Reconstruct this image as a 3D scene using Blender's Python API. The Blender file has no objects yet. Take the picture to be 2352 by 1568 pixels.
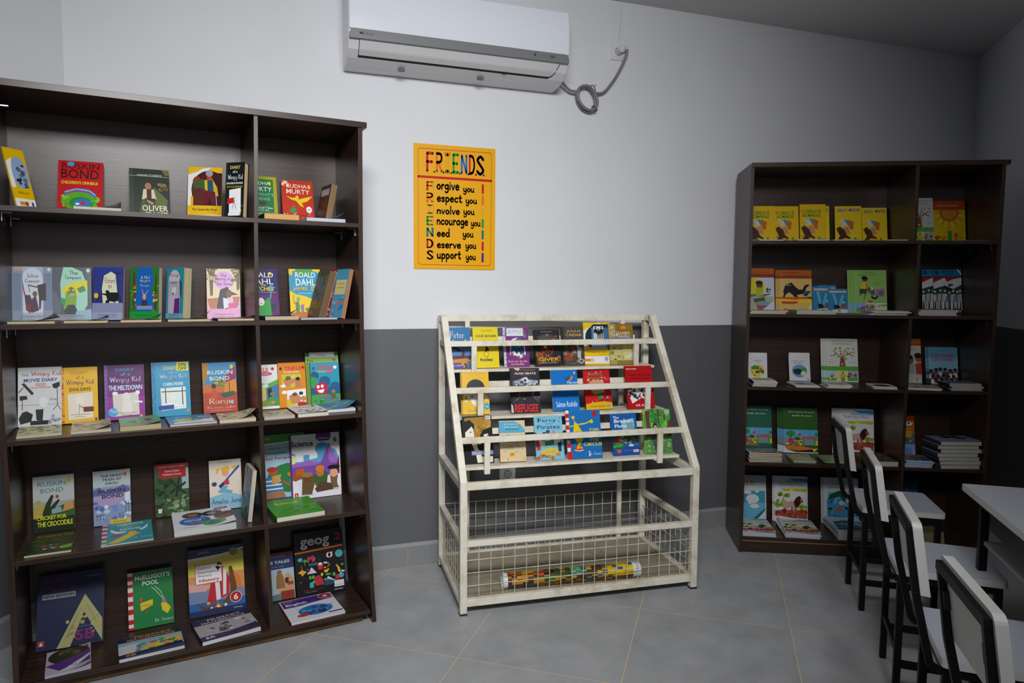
import bpy, bmesh, math, random
from math import sin, cos, pi, radians
from mathutils import Matrix, Vector
from mathutils.geometry import tessellate_polygon
random.seed(7)
SC = bpy.context.scene
COL = SC.collection

# ---------------------------------------------------------------- camera
cam = bpy.data.cameras.new('camera'); cam.sensor_width = 36.0; cam.lens = 36.0*1610.2/2352
camo = bpy.data.objects.new('camera', cam); COL.objects.link(camo); SC.camera = camo
_y, _p, _r = 0.3389, -0.0759, 0.0072
_f = Vector((sin(_y)*cos(_p), cos(_y)*cos(_p), sin(_p))); _ri = Vector((cos(_y), -sin(_y), 0)); _u = _ri.cross(_f)
_R = cos(_r)*_ri + sin(_r)*_u; _U = -sin(_r)*_ri + cos(_r)*_u
camo.matrix_world = Matrix(((_R.x, _U.x, -_f.x, 0), (_R.y, _U.y, -_f.y, -3.3233), (_R.z, _U.z, -_f.z, 1.3628), (0, 0, 0, 1)))
cam.clip_start = 0.02; cam.clip_end = 60

# ---------------------------------------------------------------- exposure, sky, window light
SC.view_settings.view_transform = 'Standard'; SC.view_settings.look = 'None'
SC.view_settings.gamma = 1.0; SC.view_settings.use_curve_mapping = False
SC.view_settings.exposure = 0.12
W = bpy.data.worlds.new('world'); SC.world = W; W.use_nodes = True
wn = W.node_tree.nodes; wl = W.node_tree.links
bg = wn['Background']; bg.inputs[1].default_value = 0.15; bg.inputs[0].default_value = (0.75, 0.86, 1.0, 1)
AZ = 0.62656
DV = Vector((-sin(AZ), -cos(AZ), 0)); NV = Vector((cos(AZ), -sin(AZ), 0))   # along side walls towards the back of the room / to the right
CL = Vector((-0.744, 0, 0)); CR = Vector((4.2905, 0, 0)); ZC = 2.83
def area(name, loc, direction, sx, sy, power, color, spread=180):
    l = bpy.data.lights.new(name, 'AREA'); l.shape = 'RECTANGLE'; l.size = sx; l.size_y = sy
    l.energy = power; l.color = color; l.spread = radians(spread)
    o = bpy.data.objects.new(name, l); COL.objects.link(o); o.location = loc
    o.rotation_euler = Vector(direction).to_track_quat('-Z', 'Y').to_euler()
    return o
WT0, WT1, WZ0, WZ1 = 5.2, 8.2, 1.05, 2.45                   # the window in the right wall
wc = CR + DV*((WT0+WT1)/2) + Vector((0, 0, (WZ0+WZ1)/2)) + NV*0.04
area('window_daylight', wc, -NV, WT1-WT0-0.1, WZ1-WZ0-0.1, 14, (1.0, 0.985, 0.97))
wc2 = CL + DV*5.6 + Vector((0, 0, 1.75)) - NV*0.04
area('window_daylight', wc2, NV, 1.6, 1.3, 3, (0.86, 0.93, 1.0))
KP = Vector((0.2, -3.3, 2.74)); area('vignette_key_light', KP, Vector((0.62, -0.1, 1.0))-KP, 1.2, .6, 40, (0.985, 0.99, 1.0), 92)  # added unseen key light; narrow spread stands in for darkening towards the edges

# ---------------------------------------------------------------- materials
def lin(c):
    c = c.lstrip('#')
    if len(c) == 3: c = ''.join(k*2 for k in c)
    v = [int(c[i:i+2], 16)/255 for i in (0, 2, 4)]
    return tuple(x/12.92 if x <= .04045 else ((x+.055)/1.055)**2.4 for x in v)+(1,)
MC = {}
def M(c, rough=.45, metal=0, spec=.5, kind='plain'):
    k = (c, rough, metal, spec, kind)
    if k in MC: return MC[k]
    m = bpy.data.materials.new('%s_%s' % (kind, c)); m.use_nodes = True
    nt = m.node_tree; b = nt.nodes['Principled BSDF']
    b.inputs['Base Color'].default_value = lin(c); b.inputs['Roughness'].default_value = rough
    b.inputs['Metallic'].default_value = metal; b.inputs['Specular IOR Level'].default_value = spec
    MC[k] = m
    if kind == 'plain': return m
    N = nt.nodes; L = nt.links
    tc = N.new('ShaderNodeTexCoord'); mp = N.new('ShaderNodeMapping'); L.new(tc.outputs['Object'], mp.inputs[0])
    no = N.new('ShaderNodeTexNoise'); L.new(mp.outputs[0], no.inputs[0]); cr = N.new('ShaderNodeValToRGB'); L.new(no.outputs[0], cr.inputs[0])
    base = lin(c)
    def ramp(p0, k0, p1, k1):
        cr.color_ramp.elements[0].position = p0; cr.color_ramp.elements[1].position = p1
        cr.color_ramp.elements[0].color = [x*k0 for x in base[:3]]+[1]; cr.color_ramp.elements[1].color = [min(1, x*k1) for x in base[:3]]+[1]
    bu = N.new('ShaderNodeBump'); L.new(no.outputs[0], bu.inputs['Height'])
    if kind in ('woodh', 'woodv', 'woodd'):
        mp.inputs['Scale'].default_value = {'woodh': (1.6, 30, 130), 'woodv': (130, 30, 1.6), 'woodd': (130, 1.6, 30)}[kind]
        no.inputs['Scale'].default_value = 2.2; no.inputs['Detail'].default_value = 6; no.inputs['Roughness'].default_value = .65
        ramp(.32, .55, .72, 1.75); bu.inputs['Strength'].default_value = .25; bu.inputs['Distance'].default_value = .0006
        L.new(bu.outputs[0], b.inputs['Normal'])
    elif kind == 'paint':
        no.inputs['Scale'].default_value = 60; no.inputs['Detail'].default_value = 4; ramp(.3, .97, .7, 1.02)
        bu.inputs['Strength'].default_value = .12; bu.inputs['Distance'].default_value = .001; L.new(bu.outputs[0], b.inputs['Normal'])
    elif kind == 'worn':      # cream enamel with grime
        no.inputs['Scale'].default_value = 9; no.inputs['Detail'].default_value = 8; no.inputs['Roughness'].default_value = .7
        ramp(.34, .62, .52, 1.0); bu.inputs['Strength'].default_value = .08; bu.inputs['Distance'].default_value = .0005; L.new(bu.outputs[0], b.inputs['Normal'])
        cr.color_ramp.elements[0].color = [base[0]*.72, base[1]*.66, base[2]*.55, 1]
    elif kind == 'pages':
        mp.inputs['Scale'].default_value = (3, 900, 3); no.inputs['Scale'].default_value = 1.0; no.inputs['Detail'].default_value = 2
        ramp(.35, .72, .6, 1.05); bu.inputs['Strength'].default_value = 0
    elif kind == 'rough':
        no.inputs['Scale'].default_value = 14; no.inputs['Detail'].default_value = 8; ramp(.3, .5, .7, 1.5)
        bu.inputs['Strength'].default_value = .4; bu.inputs['Distance'].default_value = .003; L.new(bu.outputs[0], b.inputs['Normal'])
    L.new(cr.outputs[0], b.inputs['Base Color'])
    return m

# ---------------------------------------------------------------- mesh builder
class MB:
    def __init__(s): s.v = []; s.f = []; s.m = []; s.mats = []
    def mi(s, m):
        if m not in s.mats: s.mats.append(m)
        return s.mats.index(m)
    def poly(s, pts, m):
        n = len(s.v); s.v += [tuple(p) for p in pts]; s.f.append(tuple(range(n, n+len(pts)))); s.m.append(s.mi(m))
    def box(s, a, b, m, T=None):
        (x0, y0, z0), (x1, y1, z1) = a, b
        P = [(x0, y0, z0), (x1, y0, z0), (x1, y1, z0), (x0, y1, z0), (x0, y0, z1), (x1, y0, z1), (x1, y1, z1), (x0, y1, z1)]
        if T: P = [T @ Vector(p) for p in P]
        n = len(s.v); s.v += [tuple(p) for p in P]; k = s.mi(m)
        for q in ((0, 3, 2, 1), (4, 5, 6, 7), (0, 1, 5, 4), (1, 2, 6, 5), (2, 3, 7, 6), (3, 0, 4, 7)):
            s.f.append(tuple(n+i for i in q)); s.m.append(k)
        return s
    def beam(s, a, b, w, h, m, up=(0, 0, 1)):
        """square bar from a to b, w across, h along up"""
        a, b = Vector(a), Vector(b); d = (b-a); L = d.length; d.normalize()
        x = d.cross(Vector(up)); x.normalize(); z = x.cross(d)
        T = Matrix((( x.x, d.x, z.x, a.x), (x.y, d.y, z.y, a.y), (x.z, d.z, z.z, a.z), (0, 0, 0, 1)))
        return s.box((-w/2, 0, -h/2), (w/2, L, h/2), m, T)
    def tube(s, pts, r, m, n=10, closed=False):
        pts = [Vector(p) for p in pts]; k = s.mi(m); base = len(s.v); N = len(pts); up = None
        for i, p in enumerate(pts):
            d = (pts[(i+1) % N]-pts[i-1]) if closed else (pts[min(i+1, N-1)]-pts[max(i-1, 0)])
            d.normalize()
            if up is None: up = d.orthogonal().normalized()
            up = (up - d*up.dot(d)).normalized(); w = d.cross(up)
            rr = r[i] if isinstance(r, (list, tuple)) else r
            for j in range(n):
                a = 2*pi*j/n; s.v.append(tuple(p+(up*cos(a)+w*sin(a))*rr))
        for i in range(N if closed else N-1):
            for j in range(n):
                a = base+i*n+j; b = base+i*n+(j+1) % n; i2 = (i+1) % N
                s.f.append((a, b, base+i2*n+(j+1) % n, base+i2*n+j)); s.m.append(k)
        if not closed:
            s.f.append(tuple(base+j for j in range(n))[::-1]); s.m.append(k)
            s.f.append(tuple(base+(N-1)*n+j for j in range(n))); s.m.append(k)
        return s
    def prism(s, prof, axis, a, b, m, T=None):
        """extrude a closed 2-D profile along axis (0: profile is y,z ; 1: x,z ; 2: x,y)"""
        def P(u, v, w): return {0: (w, u, v), 1: (u, w, v), 2: (u, v, w)}[axis]
        A = [Vector(P(u, v, a)) for u, v in prof]; B = [Vector(P(u, v, b)) for u, v in prof]
        if T: A = [T @ q for q in A]; B = [T @ q for q in B]
        n = len(s.v); N = len(prof); s.v += [tuple(q) for q in A+B]; k = s.mi(m)
        s.f.append(tuple(range(n, n+N))); s.m.append(k); s.f.append(tuple(range(n+N, n+2*N))[::-1]); s.m.append(k)
        for i in range(N):
            j = (i+1) % N; s.f.append((n+i, n+N+i, n+N+j, n+j)); s.m.append(k)
        return s
    def build(s, name, parent=None, mw=None, bevel=0, smooth=False, fix=True):
        me = bpy.data.meshes.new(name); me.from_pydata(s.v, [], s.f)
        for m in s.mats: me.materials.append(m)
        me.polygons.foreach_set('material_index', s.m)
        if smooth: me.polygons.foreach_set('use_smooth', [True]*len(s.f))
        me.update()
        if fix:
            b = bmesh.new(); b.from_mesh(me); bmesh.ops.recalc_face_normals(b, faces=b.faces); b.to_mesh(me); b.free()
        o = bpy.data.objects.new(name, me); COL.objects.link(o)
        if parent: o.parent = parent
        if mw is not None: o.matrix_world = mw
        if bevel:
            q = o.modifiers.new('bevel', 'BEVEL'); q.width = bevel; q.segments = 2; q.limit_method = 'ANGLE'; q.angle_limit = radians(50)
        return o
def empty(name, mw):
    o = bpy.data.objects.new(name, None); COL.objects.link(o); o.empty_display_size = .05; o.matrix_world = mw; return o
def tag(o, label=None, cat=None, group=None, kind=None):
    for k, v in (('label', label), ('category', cat), ('group', group), ('kind', kind)):
        if v: o[k] = v
    return o
def frame(o, yaw, tilt=0): return Matrix.Translation(o) @ Matrix.Rotation(yaw, 4, 'Z') @ Matrix.Rotation(-tilt, 4, 'X')
FL = frame((-.7939, -.7267, .0026), .1619, .0197)
FRM = frame((2.3068, -.3596, 0), -.4514, 0)
FG = frame((.74204, -.59386, 0), -.072038, 0)
# ================================================================ lettering and cover art (polygons laid on the covers)
TXC = {}
def text_tris(s, style):
    k = (s, style)
    if k in TXC: return TXC[k]
    if style == 'S' or style == 'Z': r = stroke_text(s, .17 if style == 'Z' else .10)
    else:
        c = bpy.data.curves.new('lettering', 'FONT'); c.body = s; c.resolution_u = 2; c.offset = {'t': .006, 'b': .026, 'i': .006, 'n': -.004, 'c': .02}.get(style, 0)
        if style == 'i': c.shear = .35
        if style == 'c': c.space_character = .9
        o = bpy.data.objects.new('lettering', c); COL.objects.link(o)
        dg = bpy.context.evaluated_depsgraph_get(); ev = o.evaluated_get(dg); me = ev.to_mesh()
        r = [[(me.vertices[i].co.x, me.vertices[i].co.y) for i in p.vertices] for p in me.polygons]
        ev.to_mesh_clear(); bpy.data.objects.remove(o); bpy.data.curves.remove(c)
    xs = [p[0] for q in r for p in q]; ys = [p[1] for q in r for p in q]
    if not xs: TXC[k] = []; return []
    x0, x1, y0, y1 = min(xs), max(xs), min(ys), max(ys)
    TXC[k] = [[((a-x0)/(x1-x0), (b-y0)/(y1-y0)) for a, b in q] for q in r]
    return TXC[k]
GL = {  # stroke glyphs: width | strokes ; '~' marks a smooth stroke
 'a': '.52|~.42,.42 .22,.5 .04,.28 .18,.02 .42,.2|.43,.5 .43,0', 'b': '.5|.06,1 .06,0|~.06,.35 .28,.5 .44,.25 .28,0 .06,.1', 'c': '.46|~.42,.4 .24,.5 .05,.25 .22,0 .42,.1',
 'd': '.5|~.42,.4 .2,.5 .05,.25 .2,0 .42,.15|.43,1 .43,0', 'e': '.48|~.07,.27 .4,.3 .34,.48 .18,.5 .05,.25 .2,0 .42,.1', 'f': '.36|~.36,.95 .2,1 .14,.8 .14,0|.02,.52 .32,.52',
 'g': '.5|~.42,.4 .2,.5 .05,.27 .2,.05 .42,.2|~.43,.5 .43,-.1 .25,-.33 .07,-.22', 'h': '.5|.06,1 .06,0|~.06,.3 .25,.5 .42,.35 .42,0', 'i': '.2|.1,.5 .1,0|.1,.72 .1,.73', 'j': '.24|~.15,.5 .15,-.15 .02,-.3|.15,.72 .15,.73',
 'k': '.46|.06,1 .06,0|.4,.5 .08,.22|.18,.3 .42,0', 'l': '.18|.09,1 .09,0', 'm': '.72|.06,.5 .06,0|~.06,.3 .22,.5 .36,.35 .36,0|~.36,.3 .52,.5 .66,.35 .66,0', 'n': '.5|.06,.5 .06,0|~.06,.3 .25,.5 .42,.35 .42,0',
 'o': '.5|~.25,.5 .05,.25 .25,0 .45,.25 .25,.5', 'p': '.5|.07,.5 .07,-.35|~.07,.35 .27,.5 .44,.25 .27,0 .07,.12', 'r': '.38|.07,.5 .07,0|~.07,.28 .2,.5 .34,.44', 's': '.44|~.38,.42 .2,.5 .07,.38 .34,.16 .25,0 .05,.07',
 't': '.4|~.2,.8 .2,.1 .3,0 .38,.04|.03,.52 .38,.52', 'u': '.54|~.07,.5 .07,.15 .2,0 .4,.12|.42,.5 .42,.06 .5,0', 'v': '.46|.04,.5 .22,0 .42,.5', 'w': '.66|.04,.5 .18,0 .32,.45 .46,0 .62,.5', 'x': '.44|.04,.5 .4,0|.4,.5 .04,0',
 'y': '.5|~.07,.5 .08,.15 .22,.02 .42,.2|~.43,.5 .43,-.12 .22,-.35 .05,-.22', 'z': '.44|.05,.5 .4,.5 .05,0 .4,0',
 'A': '.6|.03,0 .3,1 .57,0|.13,.35 .47,.35', 'B': '.55|.06,0 .06,1|~.06,1 .4,.95 .4,.6 .06,.53|~.06,.53 .5,.45 .46,.08 .06,0', 'C': '.55|~.52,.85 .3,1 .05,.5 .3,0 .52,.15', 'D': '.58|.07,0 .07,1|~.07,1 .38,.93 .52,.5 .38,.07 .07,0',
 'E': '.5|.46,1 .07,1 .07,0 .46,0|.07,.5 .4,.5', 'F': '.5|.48,1 .07,1 .07,0|.07,.52 .42,.52', 'G': '.6|~.52,.85 .3,1 .05,.5 .3,0 .52,.15|.52,.15 .52,.42 .32,.42', 'H': '.6|.07,0 .07,1|.53,0 .53,1|.07,.5 .53,.5',
 'I': '.44|.04,0 .4,0|.22,0 .22,1|.04,1 .4,1', 'J': '.45|~.38,1 .38,.15 .2,0 .04,.15', 'K': '.55|.07,0 .07,1|.5,1 .07,.42|.2,.55 .52,0', 'L': '.48|.07,1 .07,0 .45,0', 'M': '.75|.06,0 .06,1 .37,.4 .68,1 .68,0', 'N': '.6|.07,0 .07,1 .52,0 .52,1',
 'O': '.62|~.31,1 .05,.5 .31,0 .57,.5 .31,1', 'P': '.52|.07,0 .07,1|~.07,1 .44,.95 .44,.55 .07,.5', 'R': '.55|.07,0 .07,1|~.07,1 .44,.95 .44,.58 .07,.5|.2,.5 .5,0', 'S': '.54|~.48,.84 .28,1 .06,.8 .26,.52 .49,.22 .26,0 .04,.16',
 'T': '.55|.03,1 .52,1|.27,1 .27,0', 'U': '.58|~.07,1 .07,.2 .29,0 .51,.2 .51,1', 'V': '.56|.03,1 .28,0 .53,1', 'W': '.8|.03,1 .2,0 .4,.8 .6,0 .77,1', 'Y': '.54|.03,1 .27,.5 .51,1|.27,.5 .27,0', 'X': '.5|.04,1 .46,0|.46,1 .04,0', 'Z': '.5|.05,1 .46,1 .05,0 .46,0',
 ' ': '.34|', '.': '.2|.1,.02 .1,.03', "'": '.15|.08,1 .06,.85', '1': '.3|.05,.8 .18,1 .18,0', '2': '.5|~.06,.8 .25,1 .44,.75 .06,0|.06,0 .46,0', '3': '.5|~.06,.9 .28,1 .42,.75 .2,.53|~.2,.53 .46,.3 .25,0 .05,.1'}
def crom(P, n=5):
    out = []; cl = P[0] == P[-1]
    for i in range(len(P)-1):
        a = P[i-1] if i else (P[-2] if cl else P[0]); b, c = P[i], P[i+1]; d = P[i+2] if i+2 < len(P) else (P[1] if cl else P[-1])
        for k in range(n):
            t = k/n; out.append(tuple(.5*((2*b[j])+(c[j]-a[j])*t+(2*a[j]-5*b[j]+4*c[j]-d[j])*t*t+(3*b[j]-a[j]-3*c[j]+d[j])*t**3) for j in (0, 1)))
    return out+[P[-1]]
def ribbon(P, r, kx=1.0):
    out = []
    for (x0, y0), (x1, y1) in zip(P[:-1], P[1:]):
        dx, dy = x1-x0, y1-y0; l = math.hypot(dx, dy) or 1; nx, ny = -dy/l*r*kx, dx/l*r
        out.append([(x0-nx, y0-ny), (x1-nx, y1-ny), (x1+nx, y1+ny), (x0+nx, y0+ny)])
    for x, y in P: out.append([(x+r*kx*cos(pi*i/4), y+r*sin(pi*i/4)) for i in range(8)])
    return out
def stroke_text(s, th):
    x = 0; out = []
    for ch in s:
        g = GL.get(ch) or GL.get(ch.upper()) or GL[' ']; w, st = g.split('|', 1)
        for q in st.split('|'):
            if not q: continue
            sm = q[0] == '~'; P = [tuple(float(a) for a in p.split(',')) for p in q.lstrip('~').split()]
            if sm: P = crom(P)
            out += ribbon([(a+x, b) for a, b in P], th/2)
        x += float(w)+.07
    return out
def clipx(P, x0, x1):
    for s, v in ((1, x0), (-1, x1)):
        out = []
        for i in range(len(P)):
            a, b = P[i-1], P[i]; ia, ib = (a[0]-v)*s >= 0, (b[0]-v)*s >= 0
            if ia != ib: t = (v-a[0])/(b[0]-a[0]); out.append((v, a[1]+(b[1]-a[1])*t))
            if ib: out.append(b)
        P = out
        if len(P) < 3: return []
    return P
def clipy(P, a, b): return [(y, x) for x, y in clipx([(y, x) for x, y in P], a, b)]
EPS = .00003
def art(mb, spec, w, h, T, flip=False, curl=0, rough=.36):
    lay = 0; rnd = random.Random(len(spec))
    def put(P, m):
        P = clipx(P, 0, 1); P = clipy(P, 0, 1) if P else P
        if len(P) < 3: return
        if flip: P = [(1-x, 1-y) for x, y in P]
        def w3(x, y, l):
            yy = -l*EPS; X = (x-.5)*w; Z = (1-y)*h
            if curl:
                k = max(0, (x-.45)/.55); yy -= curl*k*k*(.35+.65*y)
            return T @ Vector((X, yy, Z))
        if not curl:
            A = sum(P[i-1][0]*P[i][1]-P[i][0]*P[i-1][1] for i in range(len(P)))
            if A < 0: P = P[::-1]
            mb.poly([w3(x, y, lay) for x, y in P][::-1], m); return
        for tri in tessellate_polygon([[Vector((x, y, 0)) for x, y in P]]):
            t = [P[i] for i in tri]
            A = sum(t[i-1][0]*t[i][1]-t[i][0]*t[i-1][1] for i in range(3))
            if A < 0: t = t[::-1]
            for i in range(8):
                x0, x1 = (0, .45) if i == 0 else (.45+.55*(i-1)/7, .45+.55*i/7)
                q = clipx(t, x0, x1)
                if len(q) > 2: mb.poly([w3(x, y, lay) for x, y in q][::-1], m)
    for it in spec.replace('\n', ';').split(';'):
        it = it.strip()
        if not it: continue
        k = it.split(); c = k[0]
        if c == 'bg': put([(0, 0), (1, 0), (1, 1), (0, 1)], M(k[1], rough, 0, .22)); lay += 1; continue
        lay += 1
        if c == 'r': a = [float(q)/100 for q in k[1:5]]; put([(a[0], a[1]), (a[2], a[1]), (a[2], a[3]), (a[0], a[3])], M(k[5], rough, 0, .22))
        elif c == 'e':
            a = [float(q)/100 for q in k[1:5]]; put([(a[0]+a[2]*cos(2*pi*i/22), a[1]+a[3]*sin(2*pi*i/22)) for i in range(22)], M(k[5], rough, 0, .22))
        elif c == 'p':
            P = [tuple(float(v)/100 for v in q.split(',')) for q in k[2:]]; m = M(k[1], rough, 0, .22)
            if len(P) <= 4 or curl: put(P, m)
            else:
                for tri in tessellate_polygon([[Vector((x, y, 0)) for x, y in P]]): put([P[i] for i in tri], m)
        elif c == 'l':      # line: l width colour pts
            P = [tuple(float(v)/100 for v in q.split(',')) for q in k[3:]]
            for q in ribbon(P, float(k[1])/200*h/w, 1)[:]:
                put([(x, y) for x, y in q], M(k[2], rough, 0, .22))
        elif c == 'bl':     # random blotches: bl x0 y0 x1 y1 n size c1,c2,...
            a = [float(q) for q in k[1:5]]; cs = k[7].split(',')
            for i in range(int(k[5])):
                cx, cy = rnd.uniform(a[0], a[2])/100, rnd.uniform(a[1], a[3])/100; s = float(k[6])/100*rnd.uniform(.5, 1.2); ph = rnd.random()*6; sy = rnd.uniform(.5, 1.1)
                put([(cx+s*cos(ph+2*pi*j/7)*rnd.uniform(.7, 1.2), cy+s*w/h*sy*sin(ph+2*pi*j/7)) for j in range(7)], M(cs[i % len(cs)], rough, 0, .22))
                if i % 6 == 5: lay += 1
        elif c == 'man':    # simple standing figure: man cx ytop height skin cloth1 cloth2
            x, y, H_ = [float(q)/100 for q in k[1:4]]; W_ = H_*.26*h/w; sk, c1, c2 = k[4:7]
            put([(x-W_*.42, y+H_*.2), (x+W_*.42, y+H_*.2), (x+W_*.5, y+H_*.55), (x-W_*.5, y+H_*.55)], M(c1, rough, 0, .22))
            for s in (-1, 1):
                put([(x+s*W_*.06, y+H_*.52), (x+s*W_*.44, y+H_*.52), (x+s*W_*.42, y+H_), (x+s*W_*.16, y+H_)], M(c2, rough, 0, .22))
                put([(x+s*W_*.4, y+H_*.21), (x+s*W_*.62, y+H_*.26), (x+s*W_*.72, y+H_*.55), (x+s*W_*.56, y+H_*.56)], M(sk, rough, 0, .22))
            lay += 1; put([(x+W_*.24*cos(2*pi*i/12), y+H_*.1+H_*.085*sin(2*pi*i/12)) for i in range(12)], M(sk, rough, 0, .22))
            lay += 1; put([(x+W_*.26*cos(pi*i/6), y+H_*.075-H_*.075*sin(pi*i/6)) for i in range(7)], M('1c1512', rough))
        elif c in 'tbincSZ' and len(c) == 1:
            cx, cy, tw, th = [float(q)/100 for q in k[1:5]]; s = it.split(None, 6)[6]
            for q in text_tris(s, c): put([(cx+(x-.5)*tw, cy-(y-.5)*th) for x, y in q], M(k[5], rough, 0, .22))
def book(name, label, group, frm, pose, spec, spine='ddd', pages='cfc3a4', hard=0, curl=0, flip=False, cat='book', obj='book', art_on=True, rough=.36):
    kind = pose[0]
    if kind == 'u':
        _, u, v, z, yaw, lean, roll, w, h, t = pose
        R = Matrix.Rotation(yaw, 4, 'Z') @ Matrix.Rotation(-lean, 4, 'X') @ Matrix.Rotation(roll, 4, 'Y')
        dz = -min((R @ Vector((x, y, 0))).z for x in (-w/2, w/2) for y in (-t, 0))
        mw = frm @ Matrix.Translation((u, v, z+dz+.0003)) @ R
    else:
        _, u, v, z, yaw, w, h, t = pose
        mw = frm @ Matrix.Translation((u, v, z+.0004)) @ Matrix.Rotation(yaw, 4, 'Z') @ Matrix.Rotation(-pi/2, 4, 'X')
    root = empty(obj, mw); tag(root, label, cat, group)
    ct = min(.0022 if hard else .0007, t*.2); ins = .003 if hard else .0006; sm = M(spine, .35, 0, .25); bgc = spec.split(';')[0].split()[1]
    mb = MB(); b = MB()
    mb.box((-w/2, -ct, 0), (w/2, 0, h), sm); mb.box((-w/2, -t, 0), (-w/2+ct, 0, h), sm)
    I = Matrix.Identity(4)
    if curl: art(mb, 'bg e6e2d6', w, h, Matrix.Translation((0, -t+.0002, 0)), False, curl, rough)
    else: mb.box((-w/2, -t, 0), (w/2, -t+ct, h), M(bgc, rough, 0, .22))
    art(mb, spec, w, h, Matrix.Translation((0, -t-.00003, 0)), flip, curl, rough)
    mb.build('cover', root, fix=False)
    pm = M(pages, .8, kind='pages'); b.box((-w/2+ct*.5, -t+ct, ins), (w/2-ins, -ct, h-ins), pm); b.build('page_block', root)
    return root
# ================================================================ the room
def wall_mat():
    m = bpy.data.materials.new('two_tone_wall_paint'); m.use_nodes = True; nt = m.node_tree; N = nt.nodes; L = nt.links
    b = N['Principled BSDF']; tc = N.new('ShaderNodeTexCoord'); sx = N.new('ShaderNodeSeparateXYZ'); L.new(tc.outputs['Object'], sx.inputs[0])
    no = N.new('ShaderNodeTexNoise'); no.inputs['Scale'].default_value = 3; no.inputs['Detail'].default_value = 6; L.new(tc.outputs['Object'], no.inputs[0])
    fine = N.new('ShaderNodeTexNoise'); fine.inputs['Scale'].default_value = 90; fine.inputs['Detail'].default_value = 3; L.new(tc.outputs['Object'], fine.inputs[0])
    ad = N.new('ShaderNodeMath'); ad.operation = 'MULTIPLY_ADD'; L.new(fine.outputs[0], ad.inputs[0]); ad.inputs[1].default_value = .003; L.new(sx.outputs[2], ad.inputs[2])
    st = N.new('ShaderNodeMath'); st.operation = 'GREATER_THAN'; L.new(ad.outputs[0], st.inputs[0]); st.inputs[1].default_value = 1.1665
    def tone(c, k):
        r = N.new('ShaderNodeValToRGB'); L.new(no.outputs[0], r.inputs[0]); c = lin(c)
        r.color_ramp.elements[0].color = [x*k for x in c[:3]]+[1]; r.color_ramp.elements[1].color = c; r.color_ramp.elements[0].position = .3; r.color_ramp.elements[1].position = .7
        return r
    g = tone('646569', .93); w = tone('e4e5e9', .965)
    mx = N.new('ShaderNodeMix'); mx.data_type = 'RGBA'; L.new(st.outputs[0], mx.inputs[0]); L.new(g.outputs[0], mx.inputs[6]); L.new(w.outputs[0], mx.inputs[7])
    L.new(mx.outputs[2], b.inputs['Base Color'])
    ro = N.new('ShaderNodeMath'); ro.operation = 'MULTIPLY_ADD'; L.new(st.outputs[0], ro.inputs[0]); ro.inputs[1].default_value = .25; ro.inputs[2].default_value = .5; L.new(ro.outputs[0], b.inputs['Roughness'])
    bu = N.new('ShaderNodeBump'); bu.inputs['Strength'].default_value = .15; bu.inputs['Distance'].default_value = .0015; L.new(fine.outputs[0], bu.inputs['Height']); L.new(bu.outputs[0], b.inputs['Normal'])
    return m
def floor_mat():
    m = bpy.data.materials.new('grey_floor_tile'); m.use_nodes = True; nt = m.node_tree; N = nt.nodes; L = nt.links
    b = N['Principled BSDF']; tc = N.new('ShaderNodeTexCoord'); sx = N.new('ShaderNodeSeparateXYZ'); L.new(tc.outputs['Object'], sx.inputs[0])
    def mth(op, a, bb=None, c=None):
        n = N.new('ShaderNodeMath'); n.operation = op
        for i, q in enumerate((a, bb, c)):
            if q is None: continue
            if isinstance(q, (int, float)): n.inputs[i].default_value = q
            else: L.new(q, n.inputs[i])
        return n.outputs[0]
    c, s, ts = cos(-AZ), sin(-AZ), .6014; X, Y = sx.outputs[0], sx.outputs[1]
    g0 = mth('MULTIPLY_ADD', X, c/ts, mth('MULTIPLY_ADD', Y, s/ts, -.7563)); g1 = mth('MULTIPLY_ADD', X, -s/ts, mth('MULTIPLY_ADD', Y, c/ts, -1.4112))
    def edge(g): return mth('ABSOLUTE', mth('SUBTRACT', mth('FRACT', mth('ADD', g, 100.5)), .5))
    d = mth('MINIMUM', edge(g0), edge(g1)); msk = mth('LESS_THAN', d, .0031)
    cb = N.new('ShaderNodeCombineXYZ'); L.new(mth('FLOOR', mth('ADD', g0, 100)), cb.inputs[0]); L.new(mth('FLOOR', mth('ADD', g1, 100)), cb.inputs[1])
    wn_ = N.new('ShaderNodeTexWhiteNoise'); L.new(cb.outputs[0], wn_.inputs[0])
    no = N.new('ShaderNodeTexNoise'); no.inputs['Scale'].default_value = 7; no.inputs['Detail'].default_value = 10; no.inputs['Roughness'].default_value = .7; L.new(tc.outputs['Object'], no.inputs[0])
    ra = N.new('ShaderNodeValToRGB'); L.new(mth('MULTIPLY_ADD', wn_.outputs[0], .15, no.outputs[0]), ra.inputs[0])
    ra.color_ramp.elements[0].position = .3; ra.color_ramp.elements[1].position = .85; ra.color_ramp.elements[0].color = lin('97999c'); ra.color_ramp.elements[1].color = lin('b8b9bb')
    mx = N.new('ShaderNodeMix'); mx.data_type = 'RGBA'; L.new(msk, mx.inputs[0]); L.new(ra.outputs[0], mx.inputs[6]); mx.inputs[7].default_value = lin('d9c298')
    L.new(mx.outputs[2], b.inputs['Base Color'])
    L.new(mth('MULTIPLY_ADD', no.outputs[0], .25, .28), b.inputs['Roughness'])
    bu = N.new('ShaderNodeBump'); bu.inputs['Strength'].default_value = .5; bu.inputs['Distance'].default_value = .001; L.new(mth('GREATER_THAN', d, .0032), bu.inputs['Height']); L.new(bu.outputs[0], b.inputs['Normal'])
    return m
WM = wall_mat(); CM = M('d6d6d5', .8, kind='paint')
LB = CL + DV*7.6; tR = 7.6-(CR-CL).dot(DV); RB = CR + DV*tR
quad = [CL, CR, RB, LB]
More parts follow.
